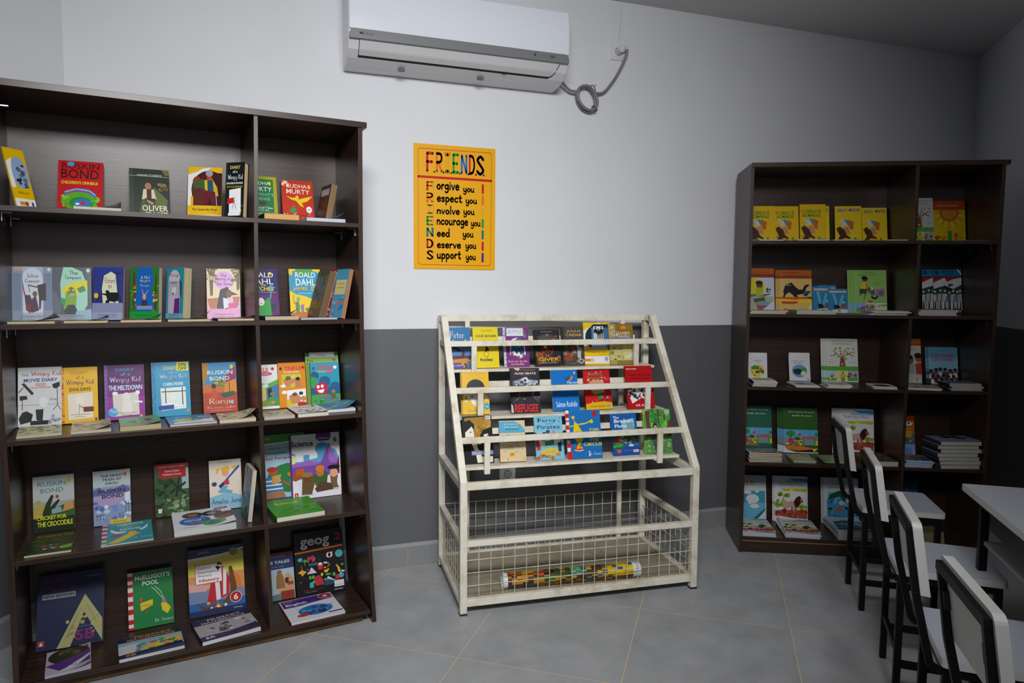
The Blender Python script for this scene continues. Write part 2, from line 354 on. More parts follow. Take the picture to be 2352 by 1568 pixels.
mb = MB(); mb.prism([(p.x+NV.x*0, p.y) for p in (CL+Vector((-.25, .15, 0)), CR+Vector((.25, .15, 0)), RB+NV*.15+DV*.15, LB-NV*.15+DV*.15)], 2, -.1, 0, floor_mat()); tag(mb.build('floor'), kind='structure')
mb = MB(); mb.prism([(p.x, p.y) for p in (CL+Vector((-.25, .15, 0)), CR+Vector((.25, .15, 0)), RB+NV*.15+DV*.15, LB-NV*.15+DV*.15)], 2, ZC, ZC+.1, CM); tag(mb.build('ceiling'), kind='structure')
mb = MB(); mb.prism([(CL.x-.15, 0), (CR.x+.15, 0), (CR.x+.15, .12), (CL.x-.15, .12)], 2, 0, ZC, WM); tag(mb.build('wall_back'), kind='structure')
def wseg(mb, o, t0, t1, z0, z1, n, th=.12):
    a, b = o+DV*t0, o+DV*t1; mb.prism([(a.x, a.y), (b.x, b.y), (b.x+n.x*th, b.y+n.y*th), (a.x+n.x*th, a.y+n.y*th)], 2, z0, z1, WM)
def wall_with_window(name, o, tl, n, w0, w1, z0, z1, k):
    mb = MB(); wseg(mb, o, 0, w0, 0, ZC, n); wseg(mb, o, w1, tl, 0, ZC, n); wseg(mb, o, w0, w1, 0, z0, n); wseg(mb, o, w0, w1, z1, ZC, n)
    tag(mb.build(name), kind='structure')
    fr = MB(); wm = M('e8e8e6', .4); off = n*.05
    A = lambda t, z: o+DV*t+off+Vector((0, 0, z))
    for (a, b) in ((A(w0, z0), A(w1, z0)), (A(w0, z1), A(w1, z1))): fr.beam(a, b, .05, .05, wm)
    for t in (w0, (w0+w1)/2, w1): fr.beam(A(t, z0), A(t, z1), .05, .05, wm, up=DV)
    tag(fr.build('window_%d' % k), kind='structure')
wall_with_window('wall_right', CR, tR, NV, WT0, WT1, WZ0, WZ1, 1)
wall_with_window('wall_left', CL, 7.6, -NV, 4.8, 6.4, 1.1, 2.4, 2)
mb = MB(); a, b = LB, RB; mb.prism([(a.x, a.y), (b.x, b.y), (b.x+DV.x*.12, b.y+DV.y*.12), (a.x+DV.x*.12, a.y+DV.y*.12)], 2, 0, ZC, WM); tag(mb.build('wall_front'), kind='structure')
# skirting tiles
SKM = M('8b8c8e', .4, kind='paint')
def skirting(name, a, b, n):
    d = (b-a).normalized(); L = (b-a).length; mb = MB(); x = 0.18
    ks = [0]+[x+.6*i for i in range(int((L-x)/.6)+1)]+[L]
    T = Matrix(((d.x, n.x, 0, a.x), (d.y, n.y, 0, a.y), (0, 0, 1, 0), (0, 0, 0, 1)))
    mb.prism([(0, 0), (.008, 0), (.008, .097), (0, .097)], 0, 0, L, M('c6ad86', .8), T)
    for p, q in zip(ks[:-1], ks[1:]):
        if q-p > .01: mb.prism([(0, .004), (.011, .004), (.011, .1), (0, .1)], 0, p+.0015, q-.0015, SKM, T)
    mb.prism([(0, .1), (.010, .1), (.007, .107), (0, .116)], 0, 0, L, M('8f9196', .6, kind='paint'), T)
    tag(mb.build(name), kind='structure')
skirting('baseboard_back', CL, CR, Vector((0, -1, 0)))
skirting('baseboard_left', LB, CL, NV); skirting('baseboard_right', CR, RB, -NV)
# hairline crack in the plaster above the upper socket
mb = MB(); pts = [(1.753, 2.82), (1.7535, 2.78), (1.751, 2.73), (1.747, 2.69), (1.744, 2.66), (1.7445, 2.622)]
for (x0, z0), (x1, z1) in zip(pts[:-1], pts[1:]): mb.poly([(x0-.0006, -.0004, z0), (x0+.0006, -.0004, z0), (x1+.0006, -.0004, z1), (x1-.0006, -.0004, z1)], M('8f8a84', .9))
tag(mb.build('plaster_crack_1'), kind='structure')

# ================================================================ bookcases
WH = '34251e'
def bookcase(F, Wd, H, D, sh, divs, right_prof, label, left=False):
    root = empty('bookcase', F); tag(root, label, 'bookcase')
    t = .017; wv = M(WH, .32, spec=.4, kind='woodv'); wh = M(WH, .32, spec=.4, kind='woodh')
    mb = MB(); lp = [(0, 0), (0, .6), (-.009, .95), (-.010, H-.022)] if left else [(0, 0), (0, H-.022)]; mb.prism(lp+[(u+t, z) for u, z in lp[::-1]], 1, 0, D, wv); mb.build('side_panel', root, bevel=.0008)
    mb = MB(); pr = [(u, z) for z, u in right_prof]; inner = [(u-t, z) for z, u in right_prof][::-1]
    mb.prism(pr+inner, 1, 0, D, wv); mb.build('side_panel', root, bevel=.0006)
    mb = MB(); mb.box((-.010 if left else .003, -.006, H-.022), (Wd+.017, D+.002, H), wh); mb.build('top_panel', root, bevel=.0008)
    def Wi(z):
        for (z0, u0), (z1, u1) in zip(right_prof[:-1], right_prof[1:]):
            if min(z0, z1) <= z <= max(z0, z1): return u0+(u1-u0)*(z-z0)/(z1-z0)-t
        return Wd-t
    zl = sh[3]-.01
    zz = [zl]+[z for z, u in right_prof[::-1] if zl < z < H-.022]+[H-.022]; mb = MB(); mb.prism([(t-(.009 if left else 0), zl)]+[(Wi(z)+.001, z) for z in zz]+[(t-(.010 if left else 0), H-.022)], 1, D-.008, D-.002, wh); mb.build('back_panel', root)
    mb = MB(); g = .014 if left else 0; mb.box((t+g, D-.008, .02), (Wi(.5)-g, D-.002, zl-.002), wh); mb.build('back_panel', root)
    for i, z in enumerate(sh):
        e = .006 if left and i == 4 else 0
        u0_ = t-(.009 if left and z > .8 else 0); mb = MB(); mb.box((u0_, 0, z-.0165), (Wi(z)-e, D-.008, z), wh); mb.build('shelf', root, bevel=.0006)
    tops = [H-.022]+[z-.0165 for z in sh[:-1]]
    for i, (u0, u1) in enumerate(divs):
        z0, z1 = sh[i], tops[i]
        mb = MB(); mb.prism([(u0, z0), (u0+t-.002, z0), (u1+t-.002, z1), (u1, z1)], 1, .0015, D-.008, wv); mb.build('divider', root, bevel=.0006)
    met = M('b9bcc0', .3, .9)
    for i, z in enumerate(sh[:4]):
        for u, sg in ((t, 1), (Wi(z)-.0005, -1)):
            for v in (.05, .25):
                mb = MB(); zz = z-.0165; mb.box((min(u, u+sg*.028), v, zz-.0018), (max(u, u+sg*.028), v+.014, zz-.0004), met)
                mb.box((min(u, u+sg*.0018), v, zz-.028), (max(u, u+sg*.0018), v+.014, zz-.0018), met); mb.build('shelf_bracket', root)
    if left:
        for v in (.06,):
            mb = MB(); mb.box((t+.002, v, 1.93), (t+.03, v+.01, 1.9335), met); mb.box((t, v, 1.90), (t+.003, v+.01, 1.9335), met); mb.build('shelf_bracket', root)
    if left:
        mb = MB(); mb.prism([(.03, .004), (.045, .002), (.05, .012), (.048, .022), (.03, .024)], 0, .03, Wi(.02)-.03, M('5a4026', .8, kind='rough')); mb.build('plinth', root)
    else:
        mb = MB(); mb.box((t, .004, .006), (Wi(.03), .018, .059), wh); mb.build('plinth', root)
        mb = MB(); mb.box((t, .003, .0595), (Wi(.03), .02, .0665), M('8a6a48', .8)); mb.build('plinth_edge', root)
    return root
profL = [(1.98, 1.187), (1.8, 1.185), (1.46, 1.182), (1.195, 1.1815), (.874, 1.184), (.52, 1.190), (.439, 1.195), (.322, 1.202), (.122, 1.2095), (0, 1.216)]
bookcase(FL, 1.186, 2.001, .35, [1.6092, 1.2338, .8603, .4672, .0552], [(.778, .7845), (.7725, .7765), (.7780, .7738), (.7868, .7780), (.8010, .7885)], profL,
         'large dark-brown laminate bookcase by the left wall, its lower right side bowed outwards', True)
profR = [(1.9745, 1.190), (1.2, 1.1875), (.6, 1.185), (0, 1.1845)]
bookcase(FRM, 1.190, 1.9955, .351, [1.6108, 1.2417, .8693, .4763, .0835], [(.7865, .7825), (.806, .8075), (.7802, .784), (.7785, .7797), (.778, .779)], profR,
         'dark-brown laminate bookcase angled into the right corner behind the white chairs')
# papers on top of the right bookcase
mb = MB(); 
for k in range(3): mb.box((.2+.004*k, .02+.01*k, 1.9957+k*.003), (.43+.003*k, .28, 1.998+k*.003), M('b9bcd6', .6))
tag(mb.build('paper_sheets', mw=FRM), 'few pale bluish paper sheets lying on top of the right bookcase', 'paper')

# ================================================================ display rack
def rack():
    Wd, D, kz, H, T = 1.0988, .5664, .5632, 1.2318, .1011; c = .030; cm = M('ebe6d6', .4, kind='worn'); dk = M('2a2a2a', .7)
    root = empty('display_rack', FG); tag(root, 'cream metal sloped display rack with a wire basket base standing between the two bookcases', 'rack')
    def P(name, mb, bev=.002): mb.build(name, root, bevel=bev)
    yf = lambda z: (z-kz)/(H-kz)*(D-T)     # front face of the sloping post at height z
    for u in (0, Wd-c):
        mb = MB(); mb.prism([(0, .004), (c, .004), (c, kz-.01), (0, kz)], 0, u, u+c, cm); P('front_post', mb)
        mb = MB(); dy = c*1.22; mb.prism([(0, kz), (dy*.82, kz-.008), (D-T+dy, H-c*.15), (D-T+.012, H), (D-T, H-.002)], 0, u, u+c, cm); P('sloping_post', mb)
        mb = MB(); mb.box((u, D-c, .004), (u+c, D, H), cm); P('rear_post', mb)
        mb = MB(); mb.box((u, D-T+.012, H-c), (u+c, D-c, H), cm); P('side_rail', mb)
        mb = MB(); mb.box((u+.003, yf(1.105)+c, 1.09), (u+c-.003, D-c, 1.115), cm); P('side_rail', mb)
        mb = MB(); mb.box((u, c, kz-c-.002), (u+c, D-c, kz-.002), cm); P('side_rail', mb)
        mb = MB(); mb.box((u+.002, c, .286), (u+c-.002, D-c, .312), cm); P('side_rail', mb)
        mb = MB(); mb.box((u, c, .035), (u+c, D-c, .06), cm); P('side_rail', mb)
        for v in (0, D-c):
            mb = MB(); mb.box((u-.001, v-.001, 0), (u+c+.001, v+c+.001, .009), dk); P('foot_cap', mb, .001)
    for (v, z0, z1, h0, nm) in ((0, kz-.033, kz-.003, 0, 'front_rail'), (0, .036, .066, 0, 'front_rail'), (.001, .291, .314, 0, 'front_rail'), (D-c, H-c, H, 0, 'rear_rail'), (D-c, .036, .06, 0, 'rear_rail')):
        mb = MB(); mb.box((c, v, z0), (Wd-c, v+c*.93, z1), cm); P(nm, mb)
    for u in (.127, .937):
        mb = MB(); mb.box((u, D-c-.003, .06), (u+.023, D-c+.012, H-c), cm); P('inner_upright', mb, .001)
    for k, (zr, v, zs) in enumerate(((1.118, .386, .984), (.92, .248, .786), (.725, .112, .593))):
        vr = v
        mb = MB(); mb.box((.029, vr, zr-.025), (Wd-.029, vr+.02, zr), cm); P('retaining_bar', mb)
        for u in (.128, .947):
            mb = MB(); mb.box((u, vr+.001, zs-.03), (u+.025, vr+.016, zr-.025), cm); P('drop_bar', mb, .001)
        mb = MB(); n = 14; me = []
        for i in range(n+1):
            u = .038+(1.064-.038)*i/n; sag = .004*sin(pi*i/n)*(1 if k != 1 else 1.4)+.0015*sin(i*1.7)
            me.append((u, sag))
        for (u0, s0), (u1, s1) in zip(me[:-1], me[1:]):
            m_ = cm
            f0, f1 = [( u0, vr+.016, zs-s0*.2), (u1, vr+.016, zs-s1*.2)], [(u1, vr+.15, zs), (u0, vr+.15, zs)]
            mb.poly(f0+f1, m_); mb.poly([(a, b, d-.002) for a, b, d in f0+f1][::-1], m_)
            mb.poly([(u0, vr+.016, zs-.012-s0*.2), (u1, vr+.016, zs-.012-s1*.2), f0[1], f0[0]], m_)
        for u in (.038, 1.064):
            mb.poly([(u, vr+.016, zs-.012), (u, vr+.016, zs), (u, vr+.15, zs), (u, vr+.15, zs-.002)], cm)
        mb.build('shelf_sheet', root, fix=False)
        zb = zs+.146
        mb = MB(); mb.box((.1, vr+.112, zb-.026), (1.0, vr+.128, zb), cm); P('back_bar', mb, .001)
        for u in (.128, .938):
            mb = MB(); mb.box((u, vr+.02, zs-.022), (u+.02, D-c-.003, zs-.006), cm); P('bracket_bar', mb, .001)
            mb = MB(); mb.box((u, vr+.129, zs-.006), (u+.02, vr+.141, zb), cm); P('bracket_bar', mb, .001)
    # wire mesh panels
    wr = M('d6d0bd', .45, kind='worn'); r = .0019
    def grid(name, A, B, z0, z1, step, nh):
        A, B = Vector(A), Vector(B); L = (B-A).length; n = int(round(L/step)); mb = MB()
        for i in range(1, n):
            p = A+(B-A)*(i/n); mb.tube([(p.x, p.y, z0), (p.x, p.y, z1)], r, wr, 6)
        for j in range(nh):
            z = z0+.004+(z1-z0-.008)*j/(nh-1); o_ = Vector((0, 0, z)); d = (B-A).cross(Vector((0, 0, 1))).normalized()*2*r
            mb.tube([A+d+o_, B+d+o_], r, wr, 6)
        mb.build(name, root)
    grid('wire_panel', (c, .012, 0), (Wd-c, .012, 0), .064, .292, .0525, 5)
    grid('wire_panel', (c, D-.014, 0), (Wd-c, D-.014, 0), .058, .314, .0525, 5)
    grid('wire_panel', (.014, c, 0), (.014, D-c, 0), .058, .288, .05, 5)
    grid('wire_panel', (Wd-.014, D-c, 0), (Wd-.014, c, 0), .058, .288, .05, 5)
    mb = MB(); mb.box((.022, .022, .052), (Wd-.022, D-.022, .056), M('a8a08c', .55, kind='worn')); P('basket_floor', mb, 0)
rack()
# rolled posters in the basket
def roll():
    A, B = Vector((.205, .098, .056)), Vector((.842, .074, .056)); r0 = .034; mw = FG
    d = (B-A).normalized(); s = Vector((-d.y, d.x, 0)); up = Vector((0, 0, 1)); mats = ['8c3a12', 'c98a1c', '5a2c14', 'd8b31e', '3b6a4a', '7fb04a', '2c5f8c', 'e0c21a', 'a34a18', '403a20']
    root = empty('poster_roll', FG @ Matrix.Translation(A)); rnd = random.Random(3)
    mb = MB(); L = (B-A).length; n = 28; K = 24
    def pt(t, a, r): return d*t + s*(r*cos(a)) + up*(r*sin(a)+r0)
    rad = lambda t, a: r0*(1-.05*(1-t/L)) + .0007*a/(2*pi)
    for i in range(K):
        t0, t1 = .012+(L-.05)*i/K, .012+(L-.05)*(i+1)/K
        for j in range(n):
            a0, a1 = 2*pi*j/n, 2*pi*(j+1)/n
            u = i/K; v = j/n
            zone = (['8c3a12', '5a2c14', 'b8641c', '403018', 'c98a1c'], ['3b4a20', 'a88a1c', '2c2418', 'c8501c', '7fb04a'], ['5f9a5a', '7fb070', '2c6f8c', 'c8a02c', '4c3a20'], ['e0c21a', 'd8b31e', '2c4f8c', 'c8a81c', '6c6430'])[min(3, int(u*4))]
            if j % n > 14: zone = ['8c4a18', 'a8642c', '48301c', 'c8842c', '3c4c5c']
            c = zone[int((sin(i*.5+.7*sin(j*.6))+1.0)*2.4) % 5] if rnd.random() < .7 else rnd.choice(zone)
            if v > .72 and v < .8: c = 'd9dadb'
            mb.poly([pt(t0, a0, rad(t0, a0)), pt(t1, a0, rad(t1, a0)), pt(t1, a1, rad(t1, a1)), pt(t0, a1, rad(t0, a1))], M(c, .3))
    mb.build('printed_sheet', root, fix=False, smooth=True)
    mb = MB(); wm = M('e3e5ea', .4)
    for (t0, t1, rr) in ((0, L, r0-.0035), (.0, .02, r0-.001), (L-.038, L, r0-.0006)):
        for j in range(n):
            a0, a1 = 2*pi*j/n, 2*pi*(j+1)/n
            mb.poly([pt(t0, a0, rr), pt(t1, a0, rr), pt(t1, a1, rr), pt(t0, a1, rr)], wm)
    mb.build('white_inner_sheet', root, fix=False, smooth=True)
    tag(root, 'rolled colourful posters with white ends lying in the wire basket of the display rack', 'poster roll')
roll()

# ================================================================ air conditioner, sockets, cable
def aircon():
    root = empty('air_conditioner', Matrix.Translation((.353, 0, 2.33))); x0, x1 = 0, 1.018; wm = M('e9edf6', .12); wb = M('dcdcdf', .3); gm = M('7b7d7f', .35)
    def P(name, prof, a, b, m, bev=.004, **k):
        mb = MB(); mb.prism([(y, z-2.33) for y, z in prof], 0, a, b, m); mb.build(name, root, bevel=bev, **k)
    body = [(0, 2.335), (-.04, 2.333), (-.10, 2.338), (-.15, 2.352), (-.188, 2.378), (-.208, 2.412), (-.212, 2.45), (-.20, 2.655), (-.17, 2.672), (-.02, 2.672), (0, 2.665)]
    P('housing', body, x0, x1, wb, .006)
    P('front_panel', [(-.2125, 2.452), (-.2215, 2.453), (-.2255, 2.50), (-.224, 2.58), (-.214, 2.645), (-.196, 2.668), (-.19, 2.66), (-.2, 2.64)], x0+.004, x1-.004, wm, .003)
    mb = MB(); T = 12; R = .022; X0, X1, Z0, Z1 = .004, 1.012, 2.412, 2.4525   # grey band with rounded upper corners
    pr = [(X0, Z0), (X1, Z0)]+[(X1-R+R*cos(pi/2*i/8), Z1-R+R*sin(pi/2*i/8)) for i in range(9)]+[(X0+R-R*sin(pi/2*i/8), Z1-R+R*cos(pi/2*i/8)) for i in range(9)]
    mb.prism([(x, z-2.33) for x, z in pr], 1, -.228, -.205, gm); mb.build('display_band', root, bevel=.0015)
    # outlet flap with its dark gap
    def yb(z):
        for (ya, za), (yb_, zb) in zip(body[1:6], body[2:7]):
            if za <= z <= zb: return ya+(yb_-ya)*(z-za)/(zb-za)
        return -.2
    mb = MB(); F0 = .048; F1 = .955; zz = [2.352+.006*i for i in range(11)]
    zs = [z for z in zz if z < 2.412]+[2.412]; 
    zs = [2.360+.0052*i for i in range(11)]
    for a, b in zip(zs[:-1], zs[1:]):
        ka = (a-2.36)/.052; kb = (b-2.36)/.052; R_ = lambda k: F1+.02*k-.028*(1-min(1, k*3))**2
        mb.poly([(F0, yb(a)-.004, a-2.33), (R_(ka), yb(a)-.004, a-2.33), (R_(kb), yb(b)-.004, b-2.33), (F0, yb(b)-.004, b-2.33)], M('d4d4d7', .28))
    mb.build('air_flap', root, smooth=True, fix=False)
    mb = MB(); bk = M('0a0a0c', .6)
    def strip(pts, w):
        for (x0_, z0_), (x1_, z1_) in zip(pts[:-1], pts[1:]):
            dx, dz = x1_-x0_, z1_-z0_; l = math.hypot(dx, dz); nx, nz = -dz/l*w, dx/l*w
            mb.poly([(x0_-nx, yb(z0_-nz)-.0052, z0_-nz-2.33), (x1_-nx, yb(z1_-nz)-.0052, z1_-nz-2.33), (x1_+nx, yb(z1_+nz)-.0052, z1_+nz-2.33), (x0_+nx, yb(z0_+nz)-.0052, z0_+nz-2.33)], bk)
    strip([(F0-.001, 2.412), (F0-.001, 2.385), (F0-.001, 2.361)], .0013); strip([(F0-.003, 2.3575)]+[(F0+(.905-F0)*i/6, 2.3572) for i in range(1, 7)]+[(.935, 2.3575)], .003)
    strip([(.935, 2.3585), (.948, 2.364), (.957, 2.375), (.963, 2.39), (.973, 2.412)], .0016)
    mb.build('flap_gap', root, fix=False)
    mb = MB()
    for x in (.23, .60): mb.box((x, -.118, -.0005), (x+.028, -.102, .0075), M('55565a', .5))
    mb.box((.705, -.1655, .0205), (.722, -.157, .0275), bk); mb.build('latch', root)
    mb = MB()
    mb.box((.835, -.2285, 2.428-2.33), (.846, -.2278, 2.441-2.33), M('4a4b4d', .3)); mb.box((.915, -.2285, 2.428-2.33), (.94, -.2278, 2.441-2.33), M('5c5d60', .3)); mb.build('indicator', root)
    mb = MB(); art(mb, 't 50 50 100 100 606266 Midea', .06, .014, Matrix.Translation((.075, -.2284, 2.428-2.33)), False)
    art(mb, 't 50 50 100 100 6a6b6e :: ::: :: ::', .05, .005, Matrix.Translation((.88, -.2284, 2.431-2.33)), False)
    mb.build('lettering', root, fix=False)
    tag(root, 'white wall-mounted split air conditioner with a grey display band, high on the back wall', 'air conditioner')
def socket(x, z, plug, label):
    root = empty('wall_socket', Matrix.Translation((x, 0, z))); pm = M('dfe0e3', .3); s = .0425
    mb = MB(); mb.box((-s, -.009, -s), (s, 0, s), pm); mb.build('cover_plate', root, bevel=.002)
    mb = MB(); mb.box((-.029, -.0112, -.029), (.029, -.009, .029), pm); mb.build('insert', root, bevel=.001)
    mb = MB(); N = 28
    ring = [(.0205*cos(2*pi*i/N), .0205*sin(2*pi*i/N)) for i in range(N)]; r2 = [(.018*cos(2*pi*i/N), .018*sin(2*pi*i/N)) for i in range(N)]
    for i in range(N):
        j = (i+1) % N
        mb.poly([(ring[i][0], -.0116, ring[i][1]), (ring[j][0], -.0116, ring[j][1]), (r2[j][0], -.0114, r2[j][1]), (r2[i][0], -.0114, r2[i][1])], M('2c2d2e', .5))
    mb.poly([(a*.98, -.01135, b*.98) for a, b in r2], M('cfd0d2', .35))
    for a in (-.0095, .0095): mb.poly([(a+.0028*cos(2*pi*i/12), -.0119, .0028*sin(2*pi*i/12)) for i in range(12)], M('101010', .6))
    for b in (-.0165, .0165): mb.box((-.003, -.0125, b-.003), (.003, -.011, b+.003), M('8c8d8f', .3, .8))
    mb.build('socket_well', root, fix=False)
    tag(root, label, 'socket')
def cable():
    root = empty('power_cable', Matrix.Translation((1.745, -.02, 2.583))); g = M('7d7e7c', .35); O = Vector((1.745, -.02, 2.583))
    def cr(P, n=8):
        P = [Vector(p) for p in P]; out = []
        for i in range(len(P)-1):
            a, b, c, d = P[max(i-1, 0)], P[i], P[i+1], P[min(i+2, len(P)-1)]
            for k in range(n):
                t = k/n; out.append(.5*((2*b)+(c-a)*t+(2*a-5*b+4*c-d)*t*t+(3*b-a-3*c+d)*t**3))
        return out+[P[-1]]
    mb = MB(); path = [(1.757, -.05, 2.592), (1.765, -.05, 2.57), (1.752, -.04, 2.52), (1.715, -.03, 2.445), (1.672, -.026, 2.385), (1.64, -.026, 2.357), (1.60, -.03, 2.352), (1.565, -.034, 2.375)]
    for k in range(2*14+6):
        a = radians(70)+2*pi*k/14; rx_, rz_ = .050+.003*(k//14), .062
        path.append((1.549+rx_*cos(a)-.012*sin(a), -.032+.008*sin(k*.23)-.010*(k//14), 2.318+rz_*sin(a)*.95))
    path += [(1.49, -.04, 2.342), (1.455, -.04, 2.347), (1.42, -.045, 2.37), (1.385, -.05, 2.402), (1.35, -.06, 2.44)]
    mb.tube([q-O for q in cr(path, 4)], .0066, g, 12); mb.build('cord', root, smooth=True)
    mb = MB(); bk = M('101010', .5)
    for (x, z, a) in ((1.508, 2.36, 50), (1.583, 2.372, 120), (1.592, 2.272, -45)):
        ring = [(x+.0165*cos(2*pi*i/14)*cos(radians(a)), -.036+.0165*sin(2*pi*i/14), z+.0165*cos(2*pi*i/14)*sin(radians(a))) for i in range(14)]
        mb.tube([Vector(q)-O for q in ring], .0022, bk, 6, closed=True)
    mb.tube([Vector(q)-O for q in ((1.583, -.048, 2.372), (1.592, -.054, 2.387))], .0014, bk, 6); mb.build('cable_tie', root)
    mb = MB(); N = 20; mb.tube([Vector((1.742, -.0125, 2.583))-O, Vector((1.742, -.045, 2.583))-O], .0175, M('dcdcd6', .4), N)
    mb.box((.002, -.038, -.006), (.022, -.022, .014), M('d8d6c4', .4)); mb.build('plug', root, bevel=.0015)
    tag(root, 'grey power cable with a tied coil hanging from the air conditioner to the upper socket', 'cable')

# ================================================================ chairs and table
def chair(x, y, a, label):
    T = Matrix.Translation((x, y, 0)) @ Matrix.Rotation(a, 4, 'Z')     # +x forward, +y to the far side
    root = empty('school_chair', T); tag(root, label, 'chair', 'white school chairs in a row')
    bk = M('080808', .5, spec=.3); wt = M('bfc4cf', .35); we = M('c8c8c4', .5); b = .022; W2 = .158; D = .313
    def seatslab(name, x0, x1, y0, y1, z0, z1):
        mb = MB(); r = .014; pr = []
        for cx, cy, s0 in ((x1-r, y1-r, 0), (x0+r, y1-r, 90), (x0+r, y0+r, 180), (x1-r, y0+r, 270)):
            pr += [(cx+r*cos(radians(s0+k*22.5)), cy+r*sin(radians(s0+k*22.5))) for k in range(5)]
        mb.prism(pr, 2, z0, z1, we); mb.poly([(p, q, z1+.0003) for p, q in pr], wt); mb.build(name, root, bevel=.0015, fix=False)
    seatslab('seat', 0, D, -W2, W2, .428, .45)
    for (xx, yy) in ((.004, W2-.03), (.004, -W2+.006), (D-.035, W2-.03), (D-.035, -W2+.006)):
        mb = MB(); mb.box((xx, yy, 0), (xx+b, yy+b, .428), bk); mb.build('leg', root, bevel=.0015)
    mb = MB()
    for yy in (W2-.03, -W2+.006): mb.box((.004+b, yy, .404), (D-.035, yy+b, .428), bk); 
    mb.box((.004, -W2+.028, .404), (.026, W2-.03, .428), bk); mb.box((D-.035, -W2+.028, .404), (D-.013, W2-.03, .428), bk); mb.build('seat_frame', root, bevel=.001)
    for yy in (W2-.03, -W2+.006):
        mb = MB(); mb.box((.004+b, yy+.002, .11), (D-.035, yy+b-.002, .132), bk); mb.build('stretcher', root, bevel=.001)
    mb = MB(); mb.box((.008, -W2+.028, .15), (.022, W2-.03, .172), bk); mb.build('stretcher', root, bevel=.001)
    mb = MB(); mb.box((D-.031, -W2+.028, .11), (D-.017, W2-.03, .132), bk); mb.build('stretcher', root, bevel=.001)
    # bent uprights carrying the backrest
    for yy in (W2-.033, -W2+.012):
        mb = MB(); P = [(.03, .418), (-.005, .412), (-.022, .425), (-.03, .46), (-.062, .607), (-.083, .772)]
        for (xa, za), (xb, zb) in zip(P[:-1], P[1:]): mb.beam((xa, yy+.01, za), (xb, yy+.01, zb), .018, .016, bk, up=(0, 1, 0))
        mb.build('backrest_post', root, bevel=.001)
    mb = MB(); mb.beam((-.083, -W2+.012, .765), (-.083, W2-.013, .765), .016, .02, bk); mb.build('top_rail', root, bevel=.001)
    # backrest board (front side x larger)
    mb = MB(); prof = [(-.052, .607), (-.030, .603), (-.058, .786), (-.080, .789)]
    yy0, yy1 = -.156, .156
    r = .016; n = 4
    def bp(k, y): # along the board height k 0..1, back/front
        return (-.053+(-.080+.053)*k, y, .605+(.787-.605)*k), (-.031+(-.058+.031)*k, y, .603+(.786-.603)*k)
    out = [(yy0, 0), (yy1, 0)]+[(yy1-r+r*cos(pi/2*i/n), 1-r/.182+r/.182*sin(pi/2*i/n)) for i in range(n+1)]+[(yy0+r-r*sin(pi/2*i/n), 1-r/.182+r/.182*cos(pi/2*i/n)) for i in range(n+1)]
    A = [bp(k, y)[0] for y, k in out]; B_ = [bp(k, y)[1] for y, k in out]; N = len(out)
    mb.poly(A, we); mb.poly(B_[::-1], we)
    for i in range(N): j = (i+1) % N; mb.poly([A[i], A[j], B_[j], B_[i]], we)
    mb.build('backrest', root, bevel=.001)
    for yy in (W2-.045, -W2+.03):
        mb = MB(); mb.beam((-.068, yy+.01, .675), (-.0735, yy+.01, .715), .016, .012, M('1a1a1a', .5), up=(0, 1, 0)); mb.build('hinge_plate', root)
for (x, y, a, l) in ((2.452, -.956, -.60, 'white and black school chair farthest from the camera, in front of the right bookcase'),
                     (2.050, -1.506, -.69, 'second white and black school chair from the right bookcase, its seat widely visible'),
                     (1.673, -1.977, -.70, 'third white and black school chair from the right bookcase, its feet cut by the frame'),
                     (1.372, -2.388, -.62, 'nearest white and black school chair, cut off by the bottom right corner')):
    chair(x, y, a, l)
def table():
    T = Matrix.Translation((2.197, -1.647, 0)) @ Matrix.Rotation(-AZ, 4, 'Z')   # x away to the right, -y towards camera
    root = empty('school_table', T); bk = M('080808', .5, spec=.3); L, Dp = 1.75, .62; z = .72
    mb = MB(); mb.box((0, -L, z-.022), (Dp, 0, z), M('c4c4c0', .5)); mb.poly([(0, -L, z+.0003), (Dp, -L, z+.0003), (Dp, 0, z+.0003), (0, 0, z+.0003)], M('b9bdc6', .35)); mb.build('table_top', root, bevel=.0015, fix=False)
    for (x, y) in ((.04, -.04-.025), (Dp-.065, -.065), (.04, -L+.04), (Dp-.065, -L+.04), (.04, -L/2), (Dp-.065, -L/2)):
        mb = MB(); mb.box((x, y, 0), (x+.025, y+.025, z-.022), bk); mb.build('leg', root, bevel=.001)
    for (a, b) in (((.04, -L+.065, z-.06), (.06, -.065, z-.022)), ((Dp-.06, -L+.065, z-.06), (Dp-.04, -.065, z-.022)), ((.065, -.06, z-.06), (Dp-.065, -.04, z-.022))):
        mb = MB(); mb.box(a, b, bk); mb.build('apron', root, bevel=.001)
    for (a, b) in (((Dp-.06, -L+.065, .12), (Dp-.045, -L/2, .14)), ((Dp-.06, -L/2+.025, .12), (Dp-.045, -.065, .14)), ((.065, -.06, .12), (Dp-.065, -.045, .14))):
        mb = MB(); mb.box(a, b, bk); mb.build('stretcher', root, bevel=.001)
    mb = MB(); mb.box((.05, -L+.07, z-.18), (Dp-.08, -.07, z-.168), M('8f8f8d', .6)); mb.build('under_shelf', root)
    tag(root, 'white-topped school table on black legs at the right edge behind the chairs', 'table')
table()
aircon()
socket(1.737, 2.577, True, 'upper wall socket plate with the grey cable plugged in, near the ceiling')
socket(1.150, .420, False, 'empty white wall socket low on the grey wall behind the display rack')
cable()
